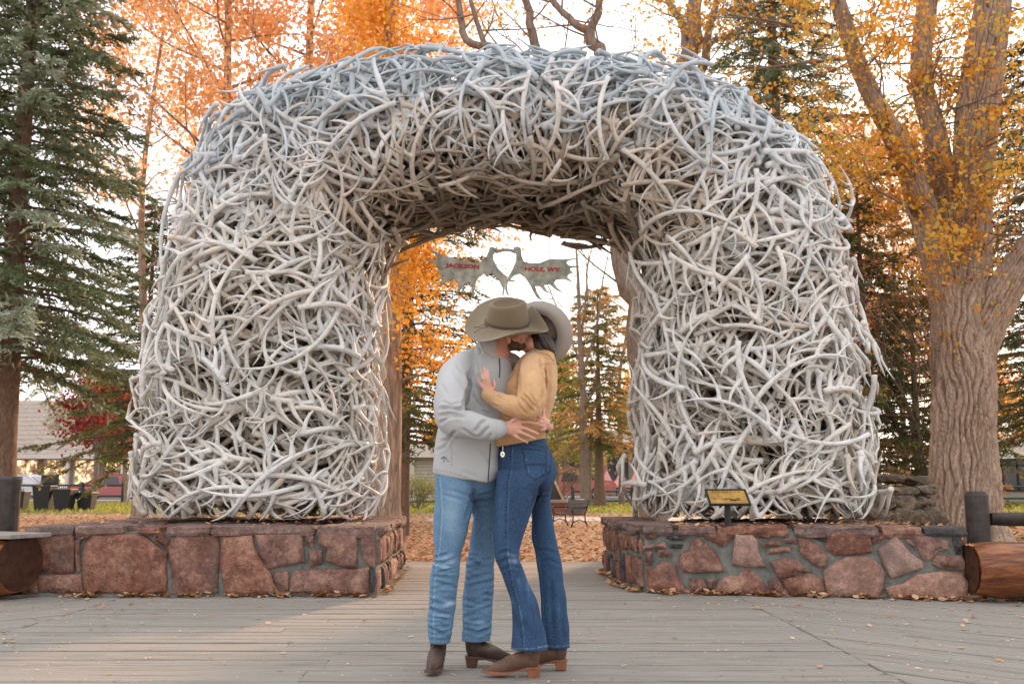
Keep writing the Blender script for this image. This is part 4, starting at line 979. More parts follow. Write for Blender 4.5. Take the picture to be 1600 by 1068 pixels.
# black bins on the left lawn
def bin_(px_, Y, hgt, lab, open_=False, s=1):
    r_ = tag(empty('waste_bin', (X(px_,Y), Y, -.06)), lab, 'bin', 'black bins on the leafy lawn')
    a, b = .22*s, .29*s; mb = MB()
    pts = [(-a,-a*.9,.04),(a,-a*.9,.04),(a,a*.9,.04),(-a,a*.9,.04)]; top = [(-b,-b*.95,hgt),(b,-b*.95,hgt),(b,b*.95,hgt),(-b,b*.95,hgt)]
    mb.add(pts+top, [(3,2,1,0),(0,1,5,4),(1,2,6,5),(2,3,7,6),(3,0,4,7),(4,5,6,7)]); mb.box((0,0,hgt),(b*2.12,b*2.02,.05)); mb.build('body', M['black_plastic'], r_, False, .012)
    if open_: mb = MB(); mb.box((.03,b*.9,hgt+.2),(b*2,.03,.4)); mb.tube([(-b*.8,b*.8,hgt+.1),(b*.8,b*.8,hgt+.1)], .02, 6); mb.build('lid', M['black_plastic'], r_, False, .01)
    else:
        mb = MB()
        for k in range(9): mb.box((-b+.03+k*(2*b-.06)/8, -b*.97, hgt+.06),(.02,.015,.12))
        mb.build('comb_rim', M['black_plastic'], r_)
    for sx_ in (-1,1):
        mb = MB(); mb.tube([(sx_*a*.9-.02,a*.8,.08),(sx_*a*.9+.02,a*.8,.08)], .08, 12); mb.build('wheel', M['black_plastic'], r_)
bin_(47, 36, .66, 'slatted black bin, nearest the tall spruce trunk, in the row of bins')
bin_(85, 35.5, .86, 'tallest black wheeled bin with its back standing up, second from the spruce trunk', True, 1.1)
bin_(116, 35.5, .74, 'black wheeled bin third from the spruce trunk with a pale sliver at its side', False, 1.1)
bin_(150, 36, .62, 'small black bin nearest the arch leg, in front of the red leaved tree')

# dark railings by the street
M['rail'] = simple('dark_green_railing', (.03,.045,.035), .5, .3)
def railing(x0, x1, Y, lab, step, hts, post_h, group='railings along the street'):
    r_ = tag(empty('street_railing', (x0, Y, -.06)), lab, 'railing', group); mb = MB()
    for h in hts:
        mb = MB(); mb.tube([(0,0,h),(x1-x0,0,h)], .05, 8); mb.build('rail', M['rail'], r_)
    n = int((x1-x0)/step)+1
    for k in range(n): mb = MB(); mb.tube([(k*step,0,0),(k*step,0,post_h),(k*step,0,post_h+.06)], [.085,.085,.05], 8); mb.build('post', M['rail'], r_)
railing(X(18,47), X(210,47), 47, 'dark two bar railing behind the black bins', 1.9, (.35,.85), .95)
railing(X(893,49), X(1010,49), 49, 'dark green two bar railing beyond the bench', 1.45, (.10,.55), .75)
railing(X(1545,44), X(1700,44), 44, 'low railing by the building at the right edge', 2.2, (.3,.8), .9)

# park bench
M['bench_slat'] = simple('dark_bench_slat', (.05,.04,.032), .5, .4, 20)
Yb = 23.2; r_ = tag(empty('park_bench', (X(886,Yb), Yb, -.06), R(0)), 'small black iron and slat park bench standing on the fallen leaves', 'bench')
r_.rotation_euler.z = R(-62); r_.scale = (.72,.66,.66)
for i in range(5): mb = MB(); mb.box((0,-.18+i*.095,.44),(1.2,.075,.028)); mb.build('seat_slat', M['bench_slat'], r_)
for i in range(5): mb = MB(); mb.box((0,.30+i*.030,.52+i*.09),(1.2,.025,.075), Matrix.Rotation(R(-18),3,'X')); mb.build('back_slat', M['bench_slat'], r_)
for sx_ in (-.6,.6):
    mb = MB()
    mb.tube([(sx_,-.28,0),(sx_,-.22,.2),(sx_,-.2,.43),(sx_,.1,.42),(sx_,.26,.44),(sx_,.34,.6),(sx_,.44,.92)], [.03,.025,.025,.025,.028,.024,.02], 7)
    mb.tube([(sx_,.38,0),(sx_,.28,.2),(sx_,.26,.44)], [.03,.025,.025], 7)
    mb.tube([(sx_,-.24,.16),(sx_,.05,.26),(sx_,.3,.16)], .02, 6)
    mb.tube([(sx_,-.2,.43),(sx_,-.25,.60),(sx_,-.2,.66),(sx_,.2,.66),(sx_,.36,.68)], .022, 7); mb.build('iron_side', M['black_iron'], r_, True)
# brick planter and display board
M['brick'] = simple('red_brick', (.36,.15,.10), .85, .2, 14, .3, .3)
M['plank'] = simple('grey_brown_plank', (.33,.27,.22), .8, .2, 9, .3, .3)
Yp = 31; x0 = X(838,Yp); x1 = X(907,Yp); zt = .33; r_ = tag(empty('brick_planter', (x0, Yp, -.06)), 'low red brick planter with a wooden rim behind the park bench', 'planter')
rowh = .075; bl = .23
mb = MB(); mb.box(((x1-x0)/2, .75, .18),(x1-x0-.03, 1.44, .34)); mb.build('mortar_core', M['mortar'], r_)
bmesh_src = None
for j in range(5):
    k = 0; x = -(bl/2 if j % 2 else 0)
    while x < x1-x0:
        a, b = max(0, x)+.005, min(x1-x0, x+bl)-.005
        if b-a > .04:
            mb = MB(); mb.box(((a+b)/2, 0, rowh*(j+.5)+.005),(b-a, .05, rowh-.012)); mb.build('brick', M['brick'], r_)
        x += bl
    y = 0
    while y < 1.4:
        mb = MB(); mb.box((x1-x0, y+bl/2+.02+(bl/2 if j % 2 else 0)*.5, rowh*(j+.5)+.005),(.05, bl-.012, rowh-.012)); mb.build('brick', M['brick'], r_); y += bl
mb = MB(); mb.box(((x1-x0)/2, .02, .42),(x1-x0+.1, .26, .09)); mb.build('rim_plank', M['plank'], r_, False, .01)
mb = MB(); mb.box((x1-x0, .8, .421),(.26, 1.3, .088)); mb.build('rim_plank', M['plank'], r_, False, .01)
mb = MB(); mb.box(((x1-x0)/2, .78, .34),(x1-x0-.2, 1.2, .06)); mb.build('soil', M['under'], r_)
M['slate'] = simple('dark_slate', (.06,.055,.05), .6, .3); M['tan_wood'] = simple('tan_wood_edge', (.62,.43,.25), .6, .15)
A = [W(851,784,31.6), W(880,784,31.6), W(858,738,31.6), W(851,738,31.6)]; r_ = tag(empty('display_board', A[0]), 'dark slanted board with a tan wooden edge standing in the brick planter', 'board')
mb = MB(); mb.prism([p-A[0] for p in A], (0,.25,0)); mb.build('panel', M['slate'], r_)
mb = MB(); mb.prism([W(880,784,31.55)-A[0], W(883.5,784,31.55)-A[0], W(861,735,31.55)-A[0], W(858,737,31.55)-A[0]], (0,.35,0)); mb.build('edge', M['tan_wood'], r_)

# buildings
M['siding'] = simple('pale_siding', (.46,.43,.36), .7, .06); M['wall_tan'] = simple('tan_wall', (.36,.30,.25), .85, .1); M['trim'] = simple('pale_trim', (.66,.62,.58), .6, .08)
M['roof'] = simple('weathered_shingle', (.37,.32,.27), .9, .2, 5, .2, .2); M['post_red'] = simple('rusty_red_post', (.38,.15,.12), .7, .15)
m = NM('shop_glass'); m.col((.06,.06,.07)).rough(.08, .6); M['glass'] = m.m
m = NM('lit_shop_interior'); co = m.coords(); v = m.vor(co, 1.1, 'F1', 'Color'); n_ = m.noise(co, 2.2, 5)
hs = m.ramp(n_, [(.35, (.03,.022,.02)), (.48, (.18,.10,.06)), (.56, (.75,.50,.24)), (.64, (.9,.72,.45)), (.72, (.12,.06,.05))])
m.col(hs).rough(.4); m.L(hs, m.b.inputs['Emission Color']); m.b.inputs['Emission Strength'].default_value = 1.5; M['lit'] = m.m
def shopfront(name, x0, x1, Y, eave, ridge, label, nwin, pitchdepth=7, wall='wall_tan', posts=None, lit=True, awn=False, shingles=True):
    r_ = tag(empty(name, (x0, Y, 0)), label, 'building'); L = x1-x0
    mb = MB(); mb.box((L/2, 5, eave/2),(L, 9, eave)); mb.build('wall', M[wall], r_)
    # roof: slope with real shingle courses
    mb = MB(); mb.add([(-.6,-1.4,eave-.05),(L+.6,-1.4,eave-.05),(L+.6,pitchdepth,ridge),(-.6,pitchdepth,ridge),(-.6,-1.4,eave-.25),(L+.6,-1.4,eave-.25),(L+.6,pitchdepth+.2,eave),(-.6,pitchdepth+.2,eave)],
        [(0,1,2,3),(4,0,3,7),(1,5,6,2),(3,2,6,7),(0,4,5,1),(7,6,5,4)]); rf = mb.build('roof', M['roof'], r_)
    mb = MB(); n = 12; dz = (ridge-eave+.05)/n; dy = (pitchdepth+1.4)/n
    for j in range(n):
        x = -.6 + (.25 if j % 2 else 0)
        y0, z0 = -1.42+j*dy, eave-.045+j*dz
        mb.add([(-.6,y0,z0+.05),(L+.6,y0,z0+.05),(L+.6,y0+dy*1.05,z0+dz*1.05+.012),(-.6,y0+dy*1.05,z0+dz*1.05+.012),(-.6,y0,z0),(L+.6,y0,z0)], [(0,1,2,3),(4,5,1,0)])
    tag(mb.build('shingle_courses', M['roof'], rf), kind='stuff')
    mb = MB(); mb.box((L/2,-1.44,eave-.16),(L+1.25,.08,.28)); mb.build('fascia', M['trim'], rf)
    for k in range(nwin):
        wx = (k+.5)*L/nwin; ww = L/nwin*.78; wh = eave*.68
        mb = MB(); 
        for bx, bz, sx_, sz_ in ((0,wh/2,ww,.09),(0,-wh/2,ww,.09),(-ww/2,0,.09,wh),(ww/2,0,.09,wh),(0,0,.06,wh),(0,wh*.25,ww,.05)): mb.box((wx+bx,.46,.55+wh/2+bz),(sx_,.09,sz_))
        f = mb.build('window', M['trim'] if lit else M['darkwood'], r_)
        mb = MB(); mb.box((wx,.478,.55+wh/2),(ww-.1,.03,wh-.1)); mb.build('pane', M['lit'] if lit else M['glass'], f)
    for k in range(posts or 0):
        mb = MB(); mb.box(((k+.5)*L/posts,-1.2,(eave-.3)/2+.02),(.22,.22,eave-.3)); mb.build('post', M['trim'] if lit else M['post_red'], r_)
    return r_
shopfront('shop_row', -42, -9, 67, 2.75, 6.9, 'long low shop row with lit windows, porch posts and pale shingle roof behind the bins', 16, posts=9)
shopfront('corner_shop', 1.5, 24, 69, 3.9, 4.6, 'flat fronted shop with big dark windows and rusty red porch posts beyond the railing', 10, 3, lit=False, posts=7)
shopfront('office_building', X(1545,47), X(1545,47)+14, 47, 2.3, 3.1, 'dark windowed building with pale pillars at the right edge of the square', 6, 3, wall='siding', lit=False, posts=6)
# pink shade tents
M['pink'] = simple('pink_canvas', (.66,.30,.26), .8, .1)
for k, px_ in enumerate((942, 962, 985)):
    Y = 66.5; t = tag(empty('shade_tent', (X(px_,Y), Y-1.6, 0)), ('pink peaked tent nearest the bronze conifer trunk', 'middle one of the three pink peaked tents in front of the shop', 'pink peaked tent nearest the right leg of the arch')[k], 'tent', 'pink tents in front of the shop')
    mb = MB(); s = .72; mb.add([(-s,-s,.6),(s,-s,.6),(s,s,.6),(-s,s,.6),(0,0,1.75),(-s*.35,-s*.35,1.1),(s*.35,-s*.35,1.1),(s*.35,s*.35,1.1),(-s*.35,s*.35,1.1)], [(0,1,6,5),(1,2,7,6),(2,3,8,7),(3,0,5,8),(5,6,4),(6,7,4),(7,8,4),(8,5,4)]); mb.build('canopy', M['pink'], t)
    for sx_ in (-1,1):
        for sy_ in (-1,1): mb = MB(); mb.tube([(sx_*s*.96,sy_*s*.96,0),(sx_*s*.96,sy_*s*.96,.62)], .03, 6); mb.build('leg', M['black_iron'], t)
# siding shed
Y = 50; r_ = tag(empty('siding_shed', (X(630,Y), Y, 0)), 'pale siding shed with horizontal boards seen left of the man', 'building'); L = X(778,Y)-X(630,Y)
mb = MB(); mb.box((L/2,2.6,1.1),(L-.02,5,2.2)); mb.build('wall', M['siding'], r_)
for k in range(13): mb = MB(); mb.box((L/2,.07-.012,.1+k*.165),(L,.05,.15), Matrix.Rotation(R(-9),3,'X')); mb.build('siding_board', M['siding'], r_)
mb = MB(); mb.box((.55,.0,1.08),(.22,.12,2.16)); mb.build('corner_trim', M['trim'], r_); 
mb = MB(); mb.add([(-.3,-.4,2.15),(L+.3,-.4,2.15),(L+.3,2.6,3.1),(-.3,2.6,3.1),(L+.3,5.5,2.15),(-.3,5.5,2.15)], [(0,1,2,3),(3,2,4,5),(0,3,5),(1,4,2),(0,5,4,1)]); mb.build('roof', M['roof'], r_)

# parked cars
m = NM('tyre'); m.col((.02,.02,.02)).rough(.8); M['tyre'] = m.m
m = NM('chrome'); m.col((.6,.6,.6)).rough(.25); m.b.inputs['Metallic'].default_value = 1; M['chrome'] = m.m
m = NM('tail_lamp'); m.col((.4,.02,.02)).rough(.2); M['tail'] = m.m
def car(x, Y, rz, col, lab, kind='suv'):
    r_ = tag(empty('parked_car', (x, Y, -.05), rz), lab, 'car', 'vehicles parked along the street')
    m = NM('car_paint'); m.col(col).rough(.28, .5); m.b.inputs['Coat Weight'].default_value = .6; paint = m.m
    if kind == 'suv': prof = [(-2.25,.35),(-2.3,.75),(-2.2,1.0),(-1.95,1.55),(-1.7,1.68),(.3,1.68),(.55,1.62),(1.1,1.08),(2.0,.95),(2.25,.8),(2.28,.4),(1.9,.28),(-1.9,.28)]
    elif kind == 'pickup': prof = [(-2.7,.5),(-2.72,1.05),(-.75,1.08),(-.7,1.72),(-.5,1.8),(.45,1.8),(1.0,1.15),(2.3,1.05),(2.5,.9),(2.52,.45),(2.1,.35),(-2.3,.35)]
    else: prof = [(-2.2,.35),(-2.25,.85),(-1.9,.98),(-1.3,1.38),(-.9,1.44),(.3,1.42),(.6,1.34),(1.2,.95),(2.0,.85),(2.2,.7),(2.22,.38),(1.9,.25),(-1.9,.25)]
    n = len(prof); V = []; secs = ((-.88,.93,0),(-.90,1,0),(-.62,1,.0),(.62,1,0),(.90,1,0),(.88,.93,0))
    def yw(y, z): 
        return y*(1-.16*max(0,(z-.95)/.7))
    for y, s_, _ in secs:
        for a, z in prof: V.append((a*(s_ if abs(y) == .88 else 1), yw(y,z), .3+(z-.3)*(s_ if abs(y) == .88 else 1)))
    Fc = [tuple(range(n-1,-1,-1)), tuple((len(secs)-1)*n+i for i in range(n))]
    for j in range(len(secs)-1):
        for i in range(n): Fc.append((j*n+i, j*n+(i+1)%n, (j+1)*n+(i+1)%n, (j+1)*n+i))
    mesh('body', V, Fc, paint, r_)
    for sy in (-1,1):
        for a, b in (((-1.75,-.75),(-.65,.35)) if kind != 'pickup' else ((-.5,.45),)):
            z0, z1 = (1.02,1.5) if kind != 'sedan' else (.92,1.3)
            P = [(a,z0),(b,z0),(b-.05,z1),(a+.12,z1)]
            mesh('side_window', [(p, sy*(.905*(1-.16*max(0,(z-.95)/.7))), z) for p, z in P], [(0,1,2,3)], M['glass'], r_)
        for wx in (-1.4,1.4):
            mb = MB(); mb.tube([(wx,sy*.68,.34),(wx,sy*.93,.34)], .34, 18); w_o = mb.build('wheel', M['tyre'], r_)
            mb = MB(); mb.tube([(wx,sy*.925,.34),(wx,sy*.945,.34)], .2, 14); mb.build('rim', M['chrome'], w_o)
        for e_, mt, nm_ in ((prof[0][0]*1.0,'tail','tail_light'),(prof[9][0],'chrome','headlight')):
            mb = MB(); mb.box((e_*1.0,sy*.7,.78),(.07,.26,.14)); mb.build(nm_, M[mt], r_)
    ws = {'suv':((.6,1.55),(1.08,1.1)),'pickup':((.52,1.7),(.98,1.2)),'sedan':((.65,1.28),(1.15,.98))}[kind]
    mesh('windscreen', [(ws[0][0]+.02,-.62,ws[0][1]+.03),(ws[0][0]+.02,.62,ws[0][1]+.03),(ws[1][0]+.02,.74,ws[1][1]+.03),(ws[1][0]+.02,-.74,ws[1][1]+.03)], [(0,1,2,3)], M['glass'], r_)
car(-32.5, 56.5, R(4), (.55,.05,.05), 'red car parked behind the railing at the far left', 'sedan')
car(-27.2, 56, R(0), (.62,.62,.63), 'silver white car parked between the red cars on the left', 'sedan')
car(-22.4, 56.5, R(180), (.42,.08,.08), 'dark red car parked behind the red leaved tree', 'sedan')
car(3.2, 56, R(0), (.46,.15,.13), 'red pickup parked beyond the railing left of the bare pale trunk', 'pickup')
car(11.5, 57, R(180), (.70,.70,.72), 'white car parked by the right leg of the arch across the street')

# fallen leaves
def litter(name, pts, size, label, zs=.0, seed=3, tone=(.5,.25), curl=.5):
    g = np.random.default_rng(seed); n = len(pts); th = g.uniform(0, 2*np.pi, n); sz = size*g.uniform(.55,1.3,n)
    u = np.stack([np.cos(th), np.sin(th), g.normal(0,.22,n)],1); v = np.stack([-np.sin(th), np.cos(th), g.normal(0,.22,n)],1)
    prof = [(-.62,0,0),(-.28,.36,.5),(.12,.40,.55),(.55,0,.15),(.12,-.40,.55),(-.28,-.36,.5)]
    cz = g.uniform(-.2,1,n)*curl
    V = np.stack([pts + u*(a*sz)[:,None] + v*(b*sz)[:,None] + np.array([0,0,1])*(c*.35*sz*cz)[:,None] for a,b,c in prof], 1)
    V[:,:,2] += (np.maximum(0, pts[:,2]-V[:,:,2].min(1)))[:,None] + .003
    V = V.reshape(-1,3); i = np.arange(n)[:,None]*6
    Fq = np.vstack([i+np.array([0,1,2,3]), i+np.array([0,3,4,5])]).astype(np.int32)
    t = np.repeat(np.clip(g.normal(*tone, n),0,1), 6)
    o = mesh(name, V, Fq, M['leaf_dry'], None, False, tone=t); tag(o, label, None, None, 'stuff'); return o
g = np.random.default_rng(17)
def strip(a, b, n, off=.05, wid=.05, z=.0):
    a, b = np.array(a), np.array(b); t = g.uniform(0,1,n); d = (b-a)/np.linalg.norm(b-a); nn = np.array([d[1], -d[0]])
    # drifts: uneven along the wall
    t = np.clip(t + .04*np.sin(t*40) + .02*np.sin(t*90), 0, 1); q = a+(b-a)*t[:,None]+nn*(off+np.abs(g.normal(0,wid,n)))[:,None]
    return np.column_stack([q, np.full(n, z)+np.abs(g.normal(0,.012,n))*(wid < .08)])
LP0 = (xl, LY); parts_ = [strip((xl+.35,LY-.04), (xr,LY-.04), 330, .0, .035), strip((RA.x,RA.y), (RB.x,RB.y), 420, .045, .04), strip((S1.x,S1.y),(RA.x,RA.y), 90, .05, .035), strip((S2.x,S2.y),(S1.x,S1.y), 120, .05, .03),
    strip((xr,LY),(e1.x,e1.y), 60, .05, .03), strip((RB.x-.1,RB.y+.05),(6.5,8.3), 130, .0, .12)]
litter('leaf_drift', np.vstack(parts_), .055, 'dry tan leaves drifted along the foot of the plinths', curl=.9, tone=(.62,.25))
n = 420; q = np.column_stack([g.uniform(-5.5,5.5,n), 3.5+5.2*g.uniform(0,1,n)**.6, np.full(n,.002)])
k = (q[:,0] > 1.7) | (q[:,0] < -2.6) | (g.uniform(0,1,n) < .3); q = q[k]; dd = g.uniform(0,1,len(q))
litter('scattered_leaves', q, .036, 'small pale leaves scattered over the boardwalk', seed=5, tone=(.75,.25))
def flecks(n, x0, x1, y0, y1): return np.column_stack([g.uniform(x0,x1,n), g.uniform(y0,y1,n), np.full(n,.002)])
litter('leaf_crumbs', np.vstack([flecks(800,1.9,6,4.5,8.4), flecks(420,-6,-2.8,5.5,8.6), flecks(500,-2.8,1.9,4.2,9)]), .014, 'pale crumbs of leaf on the boards', seed=6, tone=(.9,.1))
# plinth top leaves
q = np.vstack([np.column_stack([g.uniform(1.4,3.7,170), g.uniform(8.55,9.4,170), np.full(170,WH)]), np.column_stack([g.uniform(-3.9,-1.3,70), g.uniform(8.8,9.4,70), np.full(70,WH)])])
litter('plinth_leaves', q, .045, 'orange leaves caught on top of the plinths under the antlers', seed=8, tone=(.4,.25))
# lawn litter
n = 42000; yy = 12.4 + 20*g.uniform(0,1,n)**1.3; xx = g.uniform(-1,1,n)*(yy*.62+1)
q = np.column_stack([xx, yy, np.full(n,-.058)])
litter('lawn_leaves', q, .062, 'orange and tan leaf litter covering the park lawn', seed=9, tone=(.5,.3))
q = np.column_stack([g.uniform(-8,-4.2,700), g.uniform(8.9,13,700), np.full(700,-.058)])
litter('lawn_leaves', q, .07, 'leaf litter on the grass behind the left log bench', seed=10, tone=(.6,.3))
# grass tufts where the lawn stays green
n = 26000; g2 = np.random.default_rng(4); yy = np.concatenate([33.5+14*g2.uniform(0,1,n-4000), g2.uniform(8.8,12,4000)]); xx = np.concatenate([g2.uniform(-24,24,n-4000), g2.uniform(-8,-4.2,4000)])
h = np.where(yy < 13, .07, .11)*g2.uniform(.6,1.3,n); th = g2.uniform(0,6.28,n); w0 = .012+.0006*yy
P = np.column_stack([xx, yy, np.full(n,-.06)]); sv = np.column_stack([np.cos(th), np.sin(th), 0*th]); ln = g2.normal(0,.35,(n,2))
V = np.stack([P-sv*w0[:,None], P+sv*w0[:,None], P+np.column_stack([ln*h[:,None], h])],1).reshape(-1,3)
tag(mesh('lawn_grass', V, np.arange(3*n,dtype=np.int32).reshape(n,3), M['leaf_green'], None, False, tone=np.repeat(np.clip(g2.normal(.42,.2,n),0,1),3)), 'short green grass of the park lawn', None, None, 'stuff')
# ================================================================ the couple
def proj(V):
    x, y, z = V[:,0], V[:,1], V[:,2]-CAMH
    d = y*cP + z*sP; u = -y*sP + z*cP
    return 800+F*x/d, 534-F*u/d
PXM = 299.0
def loft(secs, n=28, sup=2.3, per=.02, cap=True):
    """horizontal elliptical sections (py, left px, right px, Y, half depth)"""
    rows = []
    for s in secs:
        py, l, r, Y, d = s[:5]; a, b = W(l, py, Y), W(r, py, Y); rows.append([(a.x+b.x)/2, Y, (a.z+b.z)/2, (b.x-a.x)/2, d])
    rows = np.array(rows); m = max(8, int(abs(rows[0,2]-rows[-1,2])/per)); R_ = cr(rows, np.linspace(0,1,m))
    th = np.arange(n)*2*np.pi/n; c, s_ = np.cos(th), np.sin(th); ca = np.sign(c)*np.abs(c)**(2/sup); sa = np.sign(s_)*np.abs(s_)**(2/sup); V = []
    for k, (x, y, z, rx, ry) in enumerate(R_): V.append(np.stack([x+rx*ca, y+ry*sa, np.full(n, z)], 1))
    V = np.vstack(V); Fc = [(i*n+k, i*n+(k+1)%n, (i+1)*n+(k+1)%n, (i+1)*n+k) for i in range(m-1) for k in range(n)]
    Fc += [tuple(range(n-1,-1,-1)), tuple((m-1)*n+k for k in range(n))]
    return V, Fc
def limb(pts, n=18, per=.012, flat=1.0):
    """round tube through (px, py, Y, radius px) with rounded ends"""
    P = [W(p[0], p[1], p[2]) for p in pts]; A = np.array([[*q, p[3]/PXM] for q, p in zip(P, pts)])
    L = sum((P[i+1]-P[i]).length for i in range(len(P)-1)); B = cr(A, np.linspace(0,1,max(5,int(L/per)))) if len(A) > 2 else np.array([A[0]*(1-t)+A[1]*t for t in np.linspace(0,1,max(5,int(L/per)))])
    t0 = B[0,:3]-B[1,:3]; t0 /= np.linalg.norm(t0); t1 = B[-1,:3]-B[-2,:3]; t1 /= np.linalg.norm(t1)
    a = [[*(B[0,:3]+t0*B[0,3]*math.sin(q)*.9), B[0,3]*math.cos(q)] for q in (1.45, 1.1, .75, .35)]; b = [[*(B[-1,:3]+t1*B[-1,3]*math.sin(q)*.9), B[-1,3]*math.cos(q)] for q in (.35,.75,1.1,1.45)]
    B = np.vstack([a, B, b]); v, q = polytube(B[:,:3], B[:,3], n); m = len(B)
    return v, [tuple(k) for k in q] + [tuple(range(n-1,-1,-1)), tuple((m-1)*n+k for k in range(n))]
def ball(px, py, Y, r, s=(1,1,1), rot=None):
    bm = bmesh.new(); bmesh.ops.create_icosphere(bm, subdivisions=3, radius=1); c = W(px, py, Y); V = []
    for v in bm.verts:
        q = Vector((v.co.x*s[0], v.co.y*s[1], v.co.z*s[2]))*r
        if rot is not None: q = rot @ q
        V.append(tuple(c+q))
    Fc = [tuple(v.index for v in f.verts) for f in bm.faces]; bm.free(); return np.array(V), Fc
def fuse(pieces, voxel, smooth=3):
    V, Fc, b = [], [], 0
    for v, f in pieces: V.append(np.asarray(v)); Fc += [tuple(b+i for i in q) for q in f]; b += len(v)
    me = bpy.data.meshes.new('tmp'); me.from_pydata(np.vstack(V).tolist(), [], Fc); bm = bmesh.new(); bm.from_mesh(me); bm.normal_update(); bmesh.ops.recalc_face_normals(bm, faces=bm.faces); bm.to_mesh(me); bm.free()
    o = bpy.data.objects.new('tmp', me); C.objects.link(o)
    r = o.modifiers.new('r', 'REMESH'); r.mode = 'VOXEL'; r.voxel_size = voxel
    if smooth: s_ = o.modifiers.new('s', 'SMOOTH'); s_.factor = .6; s_.iterations = smooth
    bpy.context.view_layer.update(); dg = bpy.context.evaluated_depsgraph_get()
    m2 = bpy.data.meshes.new_from_object(o.evaluated_get(dg)); bpy.data.objects.remove(o); return m2
def getv(me):
    n = np.empty(len(me.vertices)*3, dtype=np.float32); me.vertices.foreach_get('co', n); return n.reshape(-1,3).astype(float)
def getn(me):
    me.update(); n = np.empty(len(me.vertices)*3, dtype=np.float32); me.vertex_normals.foreach_get('vector', n); return n.reshape(-1,3).astype(float)
def dline(px, py, pts):
    d = np.full(len(px), 1e9); al = np.zeros(len(px)); acc = 0
    for (x0,y0), (x1,y1) in zip(pts[:-1], pts[1:]):
        dx, dy = x1-x0, y1-y0; L = math.hypot(dx,dy)+1e-6; t = np.clip(((px-x0)*dx+(py-y0)*dy)/L/L, 0, 1); dd = np.hypot(px-x0-t*dx, py-y0-t*dy)
        al = np.where(dd < d, acc+t*L, al); d = np.minimum(d, dd); acc += L
    return d, al, acc
def finish(me, name, mat, root, creases=(), tone=.5, lines=(), blobs=(), noise=.0012, nscale=9, seed=0, side=1, cf=1.0):
    """side=1: the creases lie on the side seen from the boardwalk"""
    V = getv(me); N = getn(me); px, py = proj(V); face = np.clip(-N[:,1]*2.2+.3, 0, 1); disp = np.zeros(len(V)); T = np.full(len(V), float(tone))
    for c in creases:
        pts, w_, dep = c[:3]; d, al, tot = dline(px, py, pts); env = np.clip(np.sin(np.clip(al/tot,0,1)*np.pi)*1.6, 0, 1)
        dep = dep*1.55; disp += face*env*(-dep*cf*np.exp(-(d/w_)**2) + .55*dep*np.exp(-((d-2.1*w_)/(1.1*w_))**2))/1000
    g_ = np.random.default_rng(seed)
    for k in range(6):
        a = g_.normal(size=3); a /= np.linalg.norm(a); disp += noise/2.4*np.sin(V@a*nscale*(1+k*.8)*2+g_.uniform(0,6)+1.5*np.sin(V@g_.normal(size=3)*nscale*.6))
    for pts, w_, dt, dash in lines:
        d, al, tot = dline(px, py, pts); f = np.exp(-(d/w_)**2)*(face > .15)
        if dash: f = f*(np.sin(al*2*np.pi/dash) > -.1)
        T += f*dt
    for x, y, rx, ry, dt in blobs: T += dt*np.exp(-((px-x)/rx)**2-((py-y)/ry)**2)*np.clip(face+.25,0,1)
    V += N*disp[:,None]; V -= np.array(root.location)
    me.vertices.foreach_set('co', V.astype(np.float32).ravel()); a = me.attributes.new('tone', 'FLOAT', 'POINT'); a.data.foreach_set('value', np.clip(T,0,1).astype(np.float32))
    me.polygons.foreach_set('use_smooth', np.ones(len(me.polygons), dtype=bool)); me.materials.clear(); me.materials.append(mat); me.name = name; me.update()
    o = bpy.data.objects.new(name, me); C.objects.link(o); o.parent = root; return o
def cloth(name, stops, rough=.85, weave=0, sc_=300, bump=.2, sheen=.0, blotch=0):
    m = NM(name); c = m.ramp(m.attr(), stops); co = m.coords()
    if weave: c = m.mix(m.ramp(m.noise(m.coords((1,1,.25)), sc_, 3, .7), [(.35, (0,)*3), (.65, (weave,)*3)]), c, tuple(min(1, k*1.5+.04) for k in stops[-1][1]))
    if blotch: c = m.mix(m.ramp(m.noise(co, 14, 6, .7), [(.4, (0,)*3), (.65, (blotch,)*3)]), c, tuple(k*.55 for k in stops[len(stops)//2][1]))
    m.col(c).rough(rough, .25).bump(m.noise(co, sc_, 2), bump, .0015)
    if sheen: m.b.inputs['Sheen Weight'].default_value = sheen
    return m.m
M['denim_light'] = cloth('light_denim', [(0, (.02,.045,.09)), (.3, (.06,.135,.24)), (.6, (.10,.215,.36)), (1, (.31,.46,.59))], .9, .22, 260)
M['denim_dark'] = cloth('dark_denim', [(0, (.004,.009,.022)), (.3, (.008,.026,.070)), (.6, (.022,.070,.155)), (1, (.22,.32,.44))], .88, .10, 260)
M['softshell'] = cloth('grey_softshell', [(0, (.14,.15,.15)), (.5, (.42,.445,.455)), (1, (.58,.61,.63))], .8, 0, 500, .1)
M['suede'] = cloth('tan_suede', [(0, (.20,.09,.035)), (.5, (.58,.345,.165)), (1, (.78,.56,.34))], .95, 0, 200, .25, .3, .35)
M['felt_olive'] = cloth('olive_felt', [(0, (.06,.045,.026)), (.5, (.195,.158,.100)), (1, (.40,.34,.25))], .9, 0, 260, .15, .2)
M['felt_taupe'] = cloth('taupe_felt', [(0, (.16,.145,.125)), (.5, (.40,.375,.34)), (1, (.55,.52,.48))], .9, 0, 260, .15, .2)
M['boot_dark'] = cloth('dark_boot_leather', [(0, (.018,.012,.01)), (.5, (.065,.042,.032)), (1, (.22,.16,.12))], .42, 0, 60, .2, 0, .4)
M['boot_brown'] = cloth('brown_boot_leather', [(0, (.04,.02,.014)), (.5, (.14,.075,.052)), (1, (.32,.21,.15))], .45, 0, 60, .2, 0, .5)
